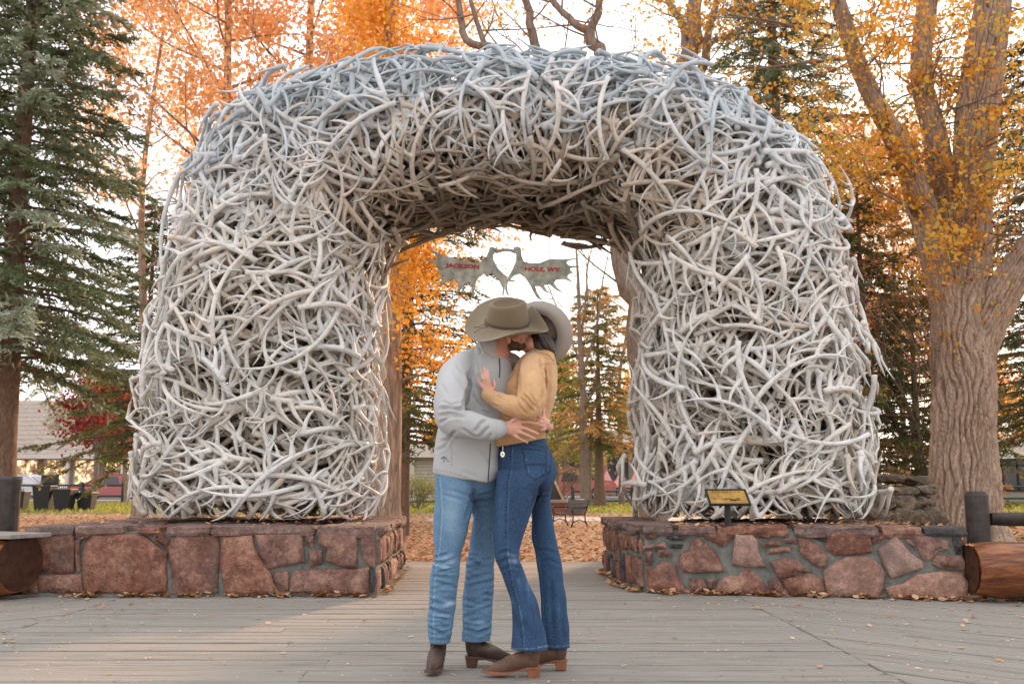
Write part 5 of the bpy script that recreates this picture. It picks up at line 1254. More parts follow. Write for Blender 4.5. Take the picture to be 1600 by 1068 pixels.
M['sole'] = simple('stacked_leather_sole', (.26,.10,.05), .5, .25, 40); M['sole_dark'] = simple('dark_leather_sole', (.10,.045,.03), .5, .3, 40); M['hatband'] = simple('hat_cord', (.10,.075,.05), .6, .2)
m = NM('skin'); c = m.ramp(m.attr(), [(0, (.26,.10,.065)), (.5, (.66,.375,.28)), (1, (.80,.54,.44))]); c = m.mix(m.ramp(m.noise(m.coords(), 30, 4), [(.4, (0,)*3), (.7, (.35,)*3)]), c, (.62,.28,.20))
m.col(c).rough(.5, .4); m.b.inputs['Subsurface Weight'].default_value = .12; m.b.inputs['Subsurface Radius'].default_value = (.01,.004,.002); M['skin'] = m.m
m = NM('dark_hair'); n_ = m.noise(m.coords((40,40,4)), 5, 5, .7); m.col(m.ramp(n_, [(.3, (.008,.005,.004)), (.7, (.055,.032,.022))])).rough(.38, .5).bump(n_, .6, .004); M['hair'] = m.m
m = NM('beard_hair'); n_ = m.noise(m.coords(), 260, 3, .7); m.col(m.ramp(n_, [(.35, (.045,.024,.016)), (.7, (.16,.085,.055))])).rough(.8, .3).bump(n_, .8, .003); M['beard'] = m.m
M['silver'] = simple('silver', (.75,.72,.68), .25, .1, metal=1); M['turq'] = simple('turquoise', (.08,.42,.36), .3, .2); M['zip'] = simple('dark_zip', (.05,.052,.055), .45, .2)
def hand_piece(palm, fingers):
    out_ = [limb(palm, 16, .006)]
    for f in fingers: out_.append(limb([(p[0],p[1],p[2],p[3]*.70) for p in f], 12, .004))
    return out_
def line_tube(name, pts, r, mat, root, n=6):
    mb = MB(); mb.tube([W(*p)-root.location for p in pts], r, n); return mb.build(name, mat, root, True)
def surf_line(bvh_obj, pts, lift=.002):
    """points on the camera-facing surface of a mesh, under the given outline"""
    o = bvh_obj; out_ = []; org = Vector((0,0,CAMH)) - o.parent.location
    P = [(a[0]+(b[0]-a[0])*k/5, a[1]+(b[1]-a[1])*k/5) for a, b in zip(pts[:-1], pts[1:]) for k in range(5)]+[pts[-1]]
    for x, y in P:
        d = ray(x, y).normalized(); ok, loc, nrm, _ = o.ray_cast(org, d)
        if ok: out_.append(loc+nrm*lift)
    return out_
def trim(name, o, pts, r, mat, root, lift=.001, n=5):
    P = surf_line(o, pts, lift)
    if len(P) < 2: return None
    mb = MB(); mb.tube(P, r, n); return mb.build(name, mat, root, True)

# ---------------------------------------------------------------- man
man = tag(empty('person', (W(725,760,5.2).x, 5.2, 0)), 'man in olive brimmed hat, grey zip jacket and light jeans, bending to kiss', 'person', 'embracing couple')
mleg1 = [(738,682,748,5.18,.125),(760,680,745,5.17,.12),(800,678,737,5.17,.098),(835,677,730,5.18,.088),(868,679,720,5.19,.072),(900,672,717,5.22,.074),(940,670,712,5.25,.070),(980,669,708,5.28,.066),(1004,670,703,5.30,.062)]
mleg2 = [(738,712,784,5.26,.125),(760,722,782,5.30,.12),(800,738,777,5.35,.095),(840,735,775,5.38,.085),(870,731,773,5.38,.073),(900,726,772,5.39,.076),(940,723,770,5.40,.070),(980,722,768,5.41,.066),(1000,722,766,5.41,.064)]
pel = [(690,690,780,5.24,.125),(715,684,782,5.23,.135),(745,681,783,5.22,.14),(765,684,779,5.23,.12),(778,700,770,5.24,.08)]
def foot_in(b):
    cx, cy, ang, L = b[:4]; c, s_ = math.cos(ang), math.sin(ang)
    A = np.array([[cx+a*L*c, cy+a*L*s_, z, r] for a, z, r in ((-.33,.22,.034),(-.33,.12,.03),(-.30,.06,.024),(-.05,.05,.022),(.2,.035,.016))]); A = cr(A, np.linspace(0,1,24)); v, q = polytube(A[:,:3], A[:,3], 14)
    return [(v, [tuple(k) for k in q]+[tuple(range(13,-1,-1)), tuple(23*14+k for k in range(14))])]
MB1 = (G(680,1047).x+.004, 5.235, R(-95), .285); MB2 = (W(767,1000,5.41).x, 5.43, R(10), .285)
WB1 = (W(800,1030,5.12).x, 5.115, R(180), .30); WB2 = (W(846,1030,5.32).x, 5.325, R(177), .28)
def tf(fs, k): return [[(p[0],p[1],p[2],p[3]*k) for p in f] for f in fs]
# body (skin): one continuous figure
body = [loft([(s[0], s[1]+8, s[2]-8, s[3], s[4]-.025) for s in mleg1]), loft([(s[0], s[1]+8, s[2]-8, s[3], s[4]-.025) for s in mleg2]), loft([(s[0], s[1]+6, s[2]-6, s[3], s[4]-.018) for s in pel]),
    loft([(545,735,790,5.24,.07),(570,715,800,5.24,.11),(600,705,800,5.24,.12),(650,704,790,5.25,.11),(700,698,785,5.24,.11)]),
    *foot_in(MB1), *foot_in(MB2),
    limb([(764,575,5.22,24),(775,555,5.2,19),(784,538,5.19,17.5),(794,522,5.18,18)]),                       # neck
    ball(791,507,5.215,.080,(1.0,.86,1.0)), ball(808,525,5.19,.055,(1,.95,1.15)), ball(811,537,5.17,.034,(1.1,1.1,1)), ball(801,534,5.165,.046), ball(822,523,5.17,.013,(1,1,1.5)), ball(819,530,5.17,.012), ball(816,536,5.17,.011), 
    ball(795,531,5.108,.019,(.62,.4,1.15)), ball(793.5,527,5.104,.011,(1,.5,1)),
    limb([(735,575,5.2,13),(716,590,5.11,14),(706,614,5.02,14),(706,652,4.96,13),(740,665,4.93,12),(775,669,4.95,10),(790,669,4.965,9.2)]),
    limb([(778,575,5.38,15),(812,610,5.44,13),(838,640,5.40,11),(850,656,5.32,8),(857,664,5.18,7),(857,666,5.07,6.5),(855,665,5.0,6)])]
rh = hand_piece([(786,668,4.965,9),(797,668,4.955,10.5),(808,669,4.955,9.5)], [[(803,660,4.952,4.6),(816,658.5,4.945,3.9),(828,659.5,4.95,3.5),(839,662,4.965,3.0)], [(806,667,4.948,4.8),(818,668,4.938,4.0),(830,673,4.945,3.6),(841,678,4.962,3.0)],
    [(805,673,4.95,4.6),(816,676,4.942,3.9),(827,681,4.95,3.4),(836,685,4.965,2.9)], [(801,678,4.955,4.2),(809,683,4.952,3.5),(817,687.5,4.96,3.0),(824,691,4.97,2.6)], [(795,662,4.945,4.5),(803,655,4.935,4.0),(812,652,4.945,3.4)]])
for p in (rh[0],): p[0][:,1] = 4.955+(p[0][:,1]-4.955)*.62
lh = hand_piece([(857,667,5.01,5.5),(853,661,4.99,6.5),(850,657,4.985,6)], [[(850,652,4.98,4),(849,645,4.985,3.5),(850.5,638,5.0,3.0)], [(851,655,4.975,4),(845,652.5,4.972,3.5),(838.5,650,4.98,2.9)], [(850,660,4.972,4),(844,658.5,4.968,3.4),(838.5,656.5,4.976,2.8)], [(850,665,4.972,3.8),(845,664.5,4.97,3.2),(840.5,663.5,4.976,2.7)], [(852,670,4.975,3.4),(848,671,4.975,3.0),(844.5,671,4.98,2.5)]])
me = fuse(body+rh+lh, .0045, 2)
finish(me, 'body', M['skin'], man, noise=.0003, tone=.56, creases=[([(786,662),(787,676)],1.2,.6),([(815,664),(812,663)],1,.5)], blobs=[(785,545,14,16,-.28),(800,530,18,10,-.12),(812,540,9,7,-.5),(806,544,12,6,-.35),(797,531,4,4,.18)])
bd = fuse([ball(811.5,539.5,5.165,.031,(1.1,1.08,.95)), ball(802,538,5.155,.037,(1.05,1.0,.9)), limb([(797,529,5.125,2.5),(799,535,5.122,4),(804,540,5.125,6)])], .004, 2); finish(bd, 'beard', M['beard'], man, noise=.0015, nscale=40)
hr = fuse([ball(786,515,5.2,.075,(1,.9,1.1)), ball(783,525,5.19,.05)], .006, 2); finish(hr, 'hair', M['hair'], man, noise=.001, nscale=30)
# jeans
zig = []
zr = random.Random(3)
for cx0, cx1 in ((669,714), (723,771)):
    y = 866
    while y < 996:
        w0 = zr.uniform(14, 34); xa = zr.uniform(cx0-4, cx1-w0+4); sl = zr.uniform(-9, 9); zig.append(([(xa, y), (xa+w0*.5, y+sl*.5+zr.uniform(-3,3)), (xa+w0, y+sl)], zr.uniform(1.6,2.8), zr.uniform(2.5,6)))
        y += zr.uniform(3.5, 9)
    for yy_ in (876, 940, 985): zig.append(([(cx0-2, yy_-5), ((cx0+cx1)/2, yy_+4), (cx1+2, yy_-6)], 2.6, 5))
zig += [([(742,760),(735,790),(728,815)],3,5), ([(700,764),(735,775),(745,770)],2.2,2.5), ([(690,772),(725,782)],2.2,2.0), ([(745,775),(775,768)],2,3.5), ([(744,784),(774,778)],2,3), ([(742,795),(772,790)],2,2.5),([(730,765),(744,790),(735,820)],2.4,4)]
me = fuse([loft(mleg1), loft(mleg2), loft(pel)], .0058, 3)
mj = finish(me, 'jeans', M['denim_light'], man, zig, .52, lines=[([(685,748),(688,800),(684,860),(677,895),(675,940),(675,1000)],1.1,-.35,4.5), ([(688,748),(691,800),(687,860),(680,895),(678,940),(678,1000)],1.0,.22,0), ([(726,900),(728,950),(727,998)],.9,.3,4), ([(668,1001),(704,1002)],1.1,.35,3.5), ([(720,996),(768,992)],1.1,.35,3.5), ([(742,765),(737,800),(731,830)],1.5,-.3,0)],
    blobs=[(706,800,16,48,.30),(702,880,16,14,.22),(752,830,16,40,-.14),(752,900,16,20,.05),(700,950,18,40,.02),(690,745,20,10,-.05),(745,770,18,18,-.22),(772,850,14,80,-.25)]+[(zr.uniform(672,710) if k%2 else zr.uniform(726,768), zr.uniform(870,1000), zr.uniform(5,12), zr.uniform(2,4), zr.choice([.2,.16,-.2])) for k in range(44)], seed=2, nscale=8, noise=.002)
# jacket: torso, collar, sleeves
tor = [(548,740,782,5.24,.07),(556,730,790,5.24,.095),(568,716,798,5.24,.12),(590,703,801,5.23,.138),(620,690,799,5.22,.148),(650,688,794,5.22,.148),(685,681,786,5.22,.152),(715,677,783,5.21,.158),(737,676,783,5.20,.160),(747,678,780,5.20,.158)]
slv = limb([(726,566,5.17,19),(710,586,5.09,24),(704,613,5.00,23.5),(702,640,4.95,24),(708,658,4.93,22.5),(732,663,4.915,20.5),(755,669,4.92,18),(772,670,4.935,15.5),(781,669,4.95,13.2)], 28)
slv2 = limb([(782,572,5.36,22),(812,608,5.44,18),(836,636,5.41,14),(846,650,5.36,11)], 20)
col_ = loft([(530,748,779,5.19,.068),(540,744,782,5.195,.074),(550,737,785,5.21,.082),(562,728,790,5.22,.09)], 28, 2.1, .008)
me = fuse([loft(tor, 40, 2.4), slv, slv2, col_, limb([(750,556,5.22,17),(724,570,5.17,20)]), limb([(770,562,5.28,20),(784,574,5.36,22)]), limb([(782,560,5.30,15),(800,566,5.33,15),(812,575,5.36,13)])], .0055, 5)
cj = [([(731,578),(734,600),(728,625),(722,638)],3.2,9), ([(736,572),(742,600),(736,630)],2.5,3.5), ([(684,640),(700,636),(722,640),(735,644)],2.6,7), ([(683,650),(705,646),(728,652)],2.4,4.5), ([(686,662),(700,652),(716,650)],2.2,4), ([(690,628),(706,632),(720,630)],2.2,3), ([(706,580),(722,600),(728,618)],2.4,3.2), ([(712,570),(728,588)],2.2,3),
    ([(740,676),(752,660),(762,656)],2.2,5), ([(746,684),(758,672),(766,666)],2,4.5), ([(720,668),(735,678),(748,684)],2.2,3), ([(760,688),(768,676)],2,3), ([(688,690),(700,686),(712,672)],2.4,4.5), ([(681,705),(694,698),(704,684)],2.2,3.5), ([(745,700),(760,712),(768,730)],2.4,2.6), ([(720,735),(745,742)],2.2,1.8), ([(740,600),(752,612),(756,630)],2.2,3), ([(736,612),(745,628),(762,640)],2.2,3), ([(745,560),(752,580),(748,592)],2.2,2.6),([(744,536),(752,548),(748,556)],1.8,3),([(752,640),(770,648)],2.2,3.5),([(690,600),(700,618)],2.4,2)]
V_ = getv(me); pxv, pyv = proj(V_)
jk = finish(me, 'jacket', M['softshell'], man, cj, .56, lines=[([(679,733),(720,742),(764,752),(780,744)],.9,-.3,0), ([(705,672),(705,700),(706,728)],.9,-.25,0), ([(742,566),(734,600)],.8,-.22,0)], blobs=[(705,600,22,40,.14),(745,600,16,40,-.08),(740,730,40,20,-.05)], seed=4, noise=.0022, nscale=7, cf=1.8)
# shaped hem: lower edge follows the photographed slope
V_ = getv(jk.data)+np.array(man.location); hx = proj(V_)[0]; zz = V_[:,2]; zhem = np.interp(hx, [676,700,730,764,782], [W(0,740,5.1).z, W(0,745,5.1).z, W(0,751,5.1).z, W(0,757,5.1).z, W(0,745,5.1).z])
z0_ = W(0,735,5.1).z; zb = zz.min(); lo = zz < z0_; V_[:,2] = np.where(lo, z0_-(z0_-zz)/(z0_-zb)*(z0_-zhem), zz); jk.data.vertices.foreach_set('co', (V_-np.array(man.location)).astype(np.float32).ravel()); jk.data.update()
bpy.context.view_layer.update()
for P_, r_ in (([(750,531),(752,541),(757,550),(768,558),(780,562)],.0032), ([(748,533),(738,548),(731,560),(729,578),(727,600)],.0018), ([(762,580),(776,582)],.0015), ([(774,656),(776,668),(775,684)],.0022), ([(690,728),(715,735),(745,744),(762,749)],.0014)):
    trim('seam', jk, P_, r_, M['softshell'], man, -.0005)
trim('zipper', jk, [(780,560),(781,575),(780,590)], .0035, M['zip'], man); trim('zipper', jk, [(766,692),(765,715),(763,740),(762.5,754)], .0032, M['zip'], man)
trim('logo', jk, [(689.5,716),(693,713.5),(696.5,714.5),(698.5,717.5)], .0022, M['zip'], man); trim('logo', jk, [(693,714),(694.2,719),(693,721.5)], .0016, M['zip'], man); trim('logo', jk, [(698,719.5),(703,720.5)], .001, M['zip'], man)
def boot(name, root, pieces, sole, mat, tone, bl=(), cre=()):
    me = fuse(pieces, .0042, 3); b_ = finish(me, name, mat, root, cre, tone, blobs=bl, noise=.0008, nscale=20)
    me = fuse(sole, .0035, 1); finish(me, 'sole', M['sole'], b_, noise=0, tone=.5); 
    so = C.objects[-1] if False else None
    return b_
def box_px(l, r, t, b, Y0, Y1, skew=0):
    a = [W(l,t,Y0), W(r,t,Y0), W(r-skew,b,Y0), W(l+skew,b,Y0)]; c = [Vector((p.x, Y1, p.z)) for p in a]
    return np.array([tuple(p) for p in a+c]), [(0,1,2,3),(7,6,5,4),(0,4,5,1),(1,5,6,2),(2,6,7,3),(3,7,4,0)]
def flat_sole(pts, z0, z1):
    n = len(pts); V = [(x,y,z0) for x,y in pts]+[(x,y,z1) for x,y in pts]
    return np.array(V), [tuple(range(n-1,-1,-1)), tuple(range(n,2*n))]+[(i,(i+1)%n,n+(i+1)%n,n+i) for i in range(n)]
def foot(cx, cy, ang, L, w_, z=.0):
    """boot sole outline pointing along ang (0 = +x)"""
    prof = [(-.45,-.26),(-.475,0),(-.45,.26),(-.36,.33),(-.12,.27),(.12,.40),(.28,.40),(.42,.22),(.5,.05),(.5,-.05),(.42,-.22),(.28,-.40),(.12,-.40),(-.12,-.27),(-.36,-.33)]
    c, s_ = math.cos(ang), math.sin(ang); return [(cx+a*L*c-b*w_*s_, cy+a*L*s_+b*w_*c) for a, b in prof]
def boot3d(root, cx, cy, ang, L, w_, mat, tone, top, lean=(0,0), bl=()):
    """western boot: shaft, vamp with pointed toe, welt, stacked heel"""
    c, s_ = math.cos(ang), math.sin(ang); P = lambda a, b, z: (cx+a*c-b*s_, cy+a*s_+b*c, z)
    def tub(pts, n=20):
        A = np.array([[*P(a,b,z), r] for a,b,z,r in pts]); B = cr(A, np.linspace(0,1,len(A)*5)); v, q = polytube(B[:,:3], B[:,3], n); m_ = len(B); return v, [tuple(k) for k in q]+[tuple(range(n-1,-1,-1)), tuple((m_-1)*n+k for k in range(n))]
    v1 = tub([(-.33*L+lean[0], lean[1], top, .048),(-.33*L, 0, .14, .044),(-.33*L,0,.095,.041),(-.32*L,0,.062,.036),(-.32*L,0,.052,.026)])
    v2 = tub([(-.36*L,0,.078,.034),(-.2*L,0,.085,.043),(-.02*L,0,.068,.043),(.16*L,0,.047,.038),(.32*L,0,.036,.026),(.44*L,0,.031,.015),(.495*L,0,.029,.006)])
    v2[0][:,2] = np.maximum(v2[0][:,2], .020); 
    v3 = tub([(-.40*L,0,.13,.028),(-.40*L,0,.06,.03)])
    me = fuse([v1, v2], .0042, 4); b_ = finish(me, 'boot', mat, root, (), tone, blobs=bl, noise=.0009, nscale=22)
    so = flat_sole(foot(cx, cy, ang, L*1.02, w_), .014, .026); V = np.array(so[0]); 
    rr = (V[:,0]-cx)*c+(V[:,1]-cy)*s_; V[:,2] += np.clip((rr/L-.25)/.25,0,1)*.010 + np.clip((-rr/L+.02)/.2,0,1)*.030   # arch up to the heel, slight toe spring
    hl = np.array([P(a*L, b*w_, z) for z, k in ((.054,1),(.0,.8)) for a, b in ((-.45 if k<1 else -.475,-.27*k),(-.24 if k==1 else -.27,-.30*k),(-.24 if k==1 else -.27,.30*k),(-.45 if k<1 else -.475,.27*k))])
    MBx = MB(); MBx.add([Vector(v)-root.location for v in V], so[1]); MBx.add([Vector(v)-root.location for v in hl], [(0,1,2,3),(7,6,5,4),(0,4,5,1),(1,5,6,2),(2,6,7,3),(3,7,4,0)])
    s2 = MBx.build('sole', M['sole'] if mat != M['boot_dark'] else M['sole_dark'], b_, False, .002); return b_
gm1 = G(680,1043); boot3d(man, *MB1[:3], .285, .105, M['boot_dark'], .5, .20, bl=[(680,1030,10,8,.25),(675,1018,8,8,.1)])
gm2 = G(756,1026); boot3d(man, *MB2[:3], .285, .10, M['boot_dark'], .45, .20, bl=[(768,1012,12,5,.4)])
# hat
def hat(root, outline, bc, A, B, U, hgt, mat, dent=True, knot=None, tone=.5):
    """outline: brim edge (px,py,Y); bc crown base centre; A,B half axes of the crown base (A towards the front); U up"""
    n = 64; E = np.array([tuple(W(*p)) for p in outline]); E = cr(np.vstack([E, E[:1]]), np.linspace(0,1,n+1))[:-1]
    th = np.arange(n)*2*np.pi/n; bc, A, B, U = map(np.array, (bc, A, B, U)); base = bc+np.cos(th)[:,None]*A+np.sin(th)[:,None]*B
    # match ring start: rotate outline so that its direction agrees
    best = min(range(n), key=lambda k: np.linalg.norm((np.roll(E,-k,0)-bc)/np.linalg.norm(np.roll(E,-k,0)-bc,axis=1)[:,None]-(base-bc)/np.linalg.norm(base-bc,axis=1)[:,None]))
    E1 = np.roll(E,-best,0); E2 = np.roll(E[::-1],0,0); b2 = min(range(n), key=lambda k: np.linalg.norm((np.roll(E2,-k,0)-bc)/np.linalg.norm(np.roll(E2,-k,0)-bc,axis=1)[:,None]-(base-bc)/np.linalg.norm(base-bc,axis=1)[:,None])); E2 = np.roll(E2,-b2,0)
    E = min((E1,E2), key=lambda e: np.linalg.norm((e-bc)/np.linalg.norm(e-bc,axis=1)[:,None]-(base-bc)/np.linalg.norm(base-bc,axis=1)[:,None]))
    rings = []
    for t in (1,.985,.85,.7,.55,.4,.25,.12,.04,0):
        r = base*(1-t)+E*t - U*(.018*math.sin(t*math.pi)); rings.append(r)
    nb_ = len(rings)
    front = np.cos(th); 
    for z, k in ((.10,1.0),(.3,.99),(.5,.965),(.7,.93),(.85,.90),(.94,.87),(1.0,.82)):
        pinch = 1-.38*z**2*np.clip(front,0,1)**3*1.0*(1-np.abs(front)**12*.3)
        side = 1-.13*z**2*np.exp(-((np.abs(th-np.pi)-np.pi+.75)/.38)**2)
        h_ = hgt*z*(1+.06*(front > 2)) + .012*z**3*front
        rings.append(bc+(np.cos(th)*k*(1-.04*z))[:,None]*A+(np.sin(th)*k*pinch*side)[:,None]*B+U*np.broadcast_to(h_, (n,))[:,None])
    tp = rings[-1]
    for k, dz in ((.93,-.001),(.84,-.014),(.70,-.034),(.45,-.044),(.2,-.046)):
        cc = bc+U*hgt+A*(-.06); rings.append(cc+(tp-cc)*k + U*(dz))
    rings.append(np.repeat((bc+U*(hgt-.046)+A*(-.06))[None],n,0))
    V = np.vstack(rings); m_ = len(rings); Q = np.array([(i*n+k, i*n+(k+1)%n, (i+1)*n+(k+1)%n, (i+1)*n+k) for i in range(m_-1) for k in range(n)], dtype=np.int32)
    px, py = proj(V); T = np.full(len(V), tone)
    o = mesh('hat', V-np.array(root.location), Q, mat, root, True, tone=T); s_ = o.modifiers.new('s','SOLIDIFY'); s_.thickness = .0035; s_.offset = -1; sb = o.modifiers.new('u','SUBSURF'); sb.levels = 1; sb.render_levels = 1
    mb = MB(); bnd = bc+(np.cos(th)*1.015)[:,None]*A+(np.sin(th)*1.015)[:,None]*B+U*.007
    for dz, rr in ((.0,.0038),(.0065,.0026)):
        P = [Vector(p+U*dz)-root.location for p in bnd]; mb.tube(P+[P[0]], rr, 6, caps=False)
    band = mb.build('hat_band', M['hatband'] if mat == M['felt_olive'] else M['zip'], o, True); 
    if knot: 
        for pts in knot: mb = MB(); mb.tube([W(*p)-root.location for p in pts], .0022, 5); mb.build('hat_tassel', M['hatband'], o, True)
    return o
U = Vector((.05,-.50,.865)).normalized(); Av = Vector((1,0,-.03)); Av = (Av-U*Av.dot(U)).normalized(); Bv = U.cross(Av)
hat(man, [(857,515,5.08),(851,503,5.12),(841,489,5.18),(827,475,5.26),(800,464,5.36),(773,465,5.43),(748,476,5.37),(732,494,5.28),(726,511,5.19),(732,525,5.09),(747,533,5.0),(770,530.5,4.95),(793,523,4.94),(816,517.5,4.98),(838,517.5,5.02),(851,518,5.05)],
    W(792,505,5.19), Av*.114, Bv*.094, U, .118, M['felt_olive'], knot=[[(762,510,5.06),(755,506,5.03),(748,511,5.0),(740,511,4.99)],[(761,511,5.05),(752,512,5.01),(745,517,4.985),(741,520,4.98)]])

# ---------------------------------------------------------------- woman
wo = tag(empty('person', (W(825,760,5.2).x, 5.18, 0)), 'woman in tan suede jacket, dark flared jeans and pale hat, hand on his chest', 'person', 'embracing couple')
wl1 = [(735,777,846,5.10,.105),(755,775,846,5.08,.10),(780,773,838,5.07,.09),(805,772,829,5.06,.08),(840,771,817,5.05,.07),(868,773,811,5.05,.060),(885,779,816,5.06,.058),(905,787,824,5.07,.06),(935,797,838,5.08,.066),(965,801,846,5.09,.074),(990,800,852,5.10,.082),(1013,798,857,5.10,.088)]
wl2 = [(735,810,867,5.22,.11),(755,820,864,5.25,.10),(780,830,860,5.27,.085),(805,831,863,5.29,.076),(840,831,869,5.31,.066),(870,837,876,5.32,.060),(905,842,881,5.33,.06),(940,845,885,5.34,.066),(975,847,889,5.34,.074),(1010,850,891,5.34,.082)]
wp = [(670,784,846,5.17,.075),(682,781,850,5.17,.095),(697,779,857,5.17,.105),(712,778,864,5.17,.118),(730,777,869,5.17,.128),(748,776,868,5.16,.12),(762,779,860,5.16,.10),(772,788,850,5.16,.06)]
sh = lambda L, e, f: [(s[0], s[1]+e, s[2]-e, s[3], s[4]-f) for s in L]
thin = lambda L: [(s[0], s[1]+7+max(0,(s[0]-880)/130*9), s[2]-7-max(0,(s[0]-880)/130*11), s[3], max(.040, s[4]-.022-max(0,(s[0]-880)/130*.03))) for s in L]
wbody = [loft(thin(wl1)), loft(thin(wl2)), loft(sh(wp,5,.015)), loft([(552,822,862,5.2,.06),(575,806,864,5.2,.09),(600,794,862,5.19,.095),(640,786,853,5.18,.085),(690,785,850,5.17,.09)]),
    *foot_in(WB1), *foot_in(WB2),
    limb([(845,568,5.22,17),(842,552,5.22,14),(839,540,5.22,13.5)]), ball(839,528,5.25,.060,(1.0,.86,1)), ball(831,530,5.22,.058,(1,.95,1.1)), ball(822,542,5.20,.026,(1.1,1,1)), ball(817,529,5.2,.011,(1.1,1,1.1)), ball(818,535,5.19,.010), ball(831,537,5.185,.042),
    limb([(832,566,5.10,12),(832,598,5.0,12),(828,632,4.955,11.5),(800,634,4.96,9.5),(775,624,5.015,8),(762,616,5.05,6.6)]),
    limb([(846,568,5.32,12),(812,590,5.40,11),(792,566,5.42,9),(780,555,5.40,7)])]
wh = hand_piece([(762,616,5.005,6.4),(762,608,4.995,8.5),(761,600,4.990,9.2)], tf([[(752.5,603,4.990,4.0),(749,596,4.985,3.3),(745.8,588.5,4.985,2.5)], [(756.3,599,4.985,4.2),(753.6,588,4.977,3.5),(750.6,575,4.980,2.7)], [(760.5,598,4.982,4.3),(758.3,586,4.973,3.5),(755.8,571.5,4.977,2.7)], [(765.2,598,4.982,4.2),(763.4,586.5,4.975,3.5),(761.2,574,4.979,2.7)], [(769,609,4.982,4.6),(773,601,4.972,3.9),(771.5,592,4.972,3.0)]], .80))
wh[0][0][:,1] = 4.995+(wh[0][0][:,1]-4.995)*.5
for p_ in wh: p_[0][:,1] += .052
me = fuse(wbody+wh, .0042, 2)
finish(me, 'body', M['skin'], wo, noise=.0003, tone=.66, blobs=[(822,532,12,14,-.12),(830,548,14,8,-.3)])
mb = MB()
ringc = W(756.2,592,5.018)-wo.location; mb.tube([ringc+Vector((math.cos(a)*.0118, math.sin(a)*.010, .001*math.cos(a))) for a in [k*.7 for k in range(10)]], .0016, 6); mb.box(ringc+Vector((.001,-.0125,.001)), (.006,.004,.006)); mb.build('ring', M['silver'], wo, True)
# jeans
cw_ = [([(779,741),(792,737),(797,735)],1.8,3), ([(779,733),(793,729)],1.6,2.5), ([(848,753),(838,775),(826,800)],2.6,8), ([(860,735),(852,752),(846,762)],2.2,6), ([(776,866),(792,860),(808,868)],2.2,3.5), ([(778,880),(795,872),(812,874)],2.2,3.5), ([(782,892),(800,884),(818,888)],2.2,3), ([(836,862),(852,858),(872,866)],2.2,3), ([(840,880),(858,874),(876,882)],2.2,2.5), ([(846,768),(858,766)],1.8,2.5), ([(846,778),(860,775)],1.8,2),
       ([(815,900),(822,940),(820,990)],3.5,4), ([(835,930),(842,970),(846,1005)],3,4), ([(808,925),(806,960),(812,1008)],3,3.5), ([(860,900),(862,950),(864,1000)],3.2,4), ([(876,920),(878,970),(880,1004)],3,3), ([(800,800),(806,840)],3,1.5)]
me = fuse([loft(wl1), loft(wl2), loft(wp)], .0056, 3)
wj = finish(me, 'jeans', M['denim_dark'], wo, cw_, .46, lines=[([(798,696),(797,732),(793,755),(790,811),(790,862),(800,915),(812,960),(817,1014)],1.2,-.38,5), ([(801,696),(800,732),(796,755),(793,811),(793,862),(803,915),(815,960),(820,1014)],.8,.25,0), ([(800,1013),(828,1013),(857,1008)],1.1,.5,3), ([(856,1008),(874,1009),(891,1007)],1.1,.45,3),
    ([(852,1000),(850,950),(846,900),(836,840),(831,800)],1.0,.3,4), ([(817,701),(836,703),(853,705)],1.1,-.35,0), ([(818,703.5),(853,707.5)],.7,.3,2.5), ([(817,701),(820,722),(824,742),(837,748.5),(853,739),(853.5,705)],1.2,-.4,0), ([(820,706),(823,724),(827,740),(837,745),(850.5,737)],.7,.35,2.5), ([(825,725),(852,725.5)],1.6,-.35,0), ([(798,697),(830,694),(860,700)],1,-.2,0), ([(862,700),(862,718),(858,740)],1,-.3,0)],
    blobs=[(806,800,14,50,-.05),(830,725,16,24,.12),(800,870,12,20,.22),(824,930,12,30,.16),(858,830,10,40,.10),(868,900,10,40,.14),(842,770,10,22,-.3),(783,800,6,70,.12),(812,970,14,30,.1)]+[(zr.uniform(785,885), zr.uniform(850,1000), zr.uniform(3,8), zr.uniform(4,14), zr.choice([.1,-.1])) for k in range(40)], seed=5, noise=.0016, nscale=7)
# jacket
wt = [(545,835,862,5.2,.055),(551,824,866,5.2,.07),(560,812,868,5.2,.09),(580,800,871,5.2,.108),(600,789,871,5.19,.115),(620,784,868,5.19,.112),(640,779,862,5.18,.106),(660,774,857,5.18,.108),(680,771,853,5.17,.114),(697,770,853,5.17,.12)]
ws_ = limb([(838,563,5.13,14),(832,572,5.07,18.5),(831,595,4.985,21),(831,618,4.95,21),(828,633,4.935,20),(812,637,4.93,16.5),(795,632,4.945,14.5),(778,625,5.005,12.5),(766,619,5.035,10.5),(761,616,5.045,9.6)], 26)
ws2 = limb([(850,566,5.30,17),(815,592,5.40,15),(797,574,5.42,11.5)], 18)
wc = loft([(540,836,861,5.2,.052),(547,832,865,5.2,.06),(556,826,868,5.2,.07)], 24, 2.1, .008)
me = fuse([loft(wt, 36, 2.4), ws_, ws2, wc], .0052, 4)
cs = [([(842,556),(846,575),(851,598),(848,620),(842,634)],2.6,7), ([(812,620),(822,628),(834,644)],1.6,6), ([(816,614),(827,624),(838,638)],1.6,6), ([(809,622),(812,634),(824,648)],1.5,4.5), ([(826,612),(836,626),(840,640)],1.6,3.5), ([(852,572),(850,588),(853,600)],1.8,4.5), ([(860,590),(858,610),(852,630)],2,3), ([(800,621),(812,620)],1.4,3), ([(776,618),(784,622)],1.4,3.5), ([(812,560),(810,580),(811,600),(812,618)],2.2,4), ([(775,655),(800,660),(820,656)],2.2,4), ([(800,604),(808,610)],1.6,2), ([(830,570),(826,590)],2,1.8), ([(768,630),(780,636)],1.6,2.5), ([(850,640),(846,655),(850,668)],1.8,3.5),([(776,680),(800,686),(830,684)],2,1.8)]
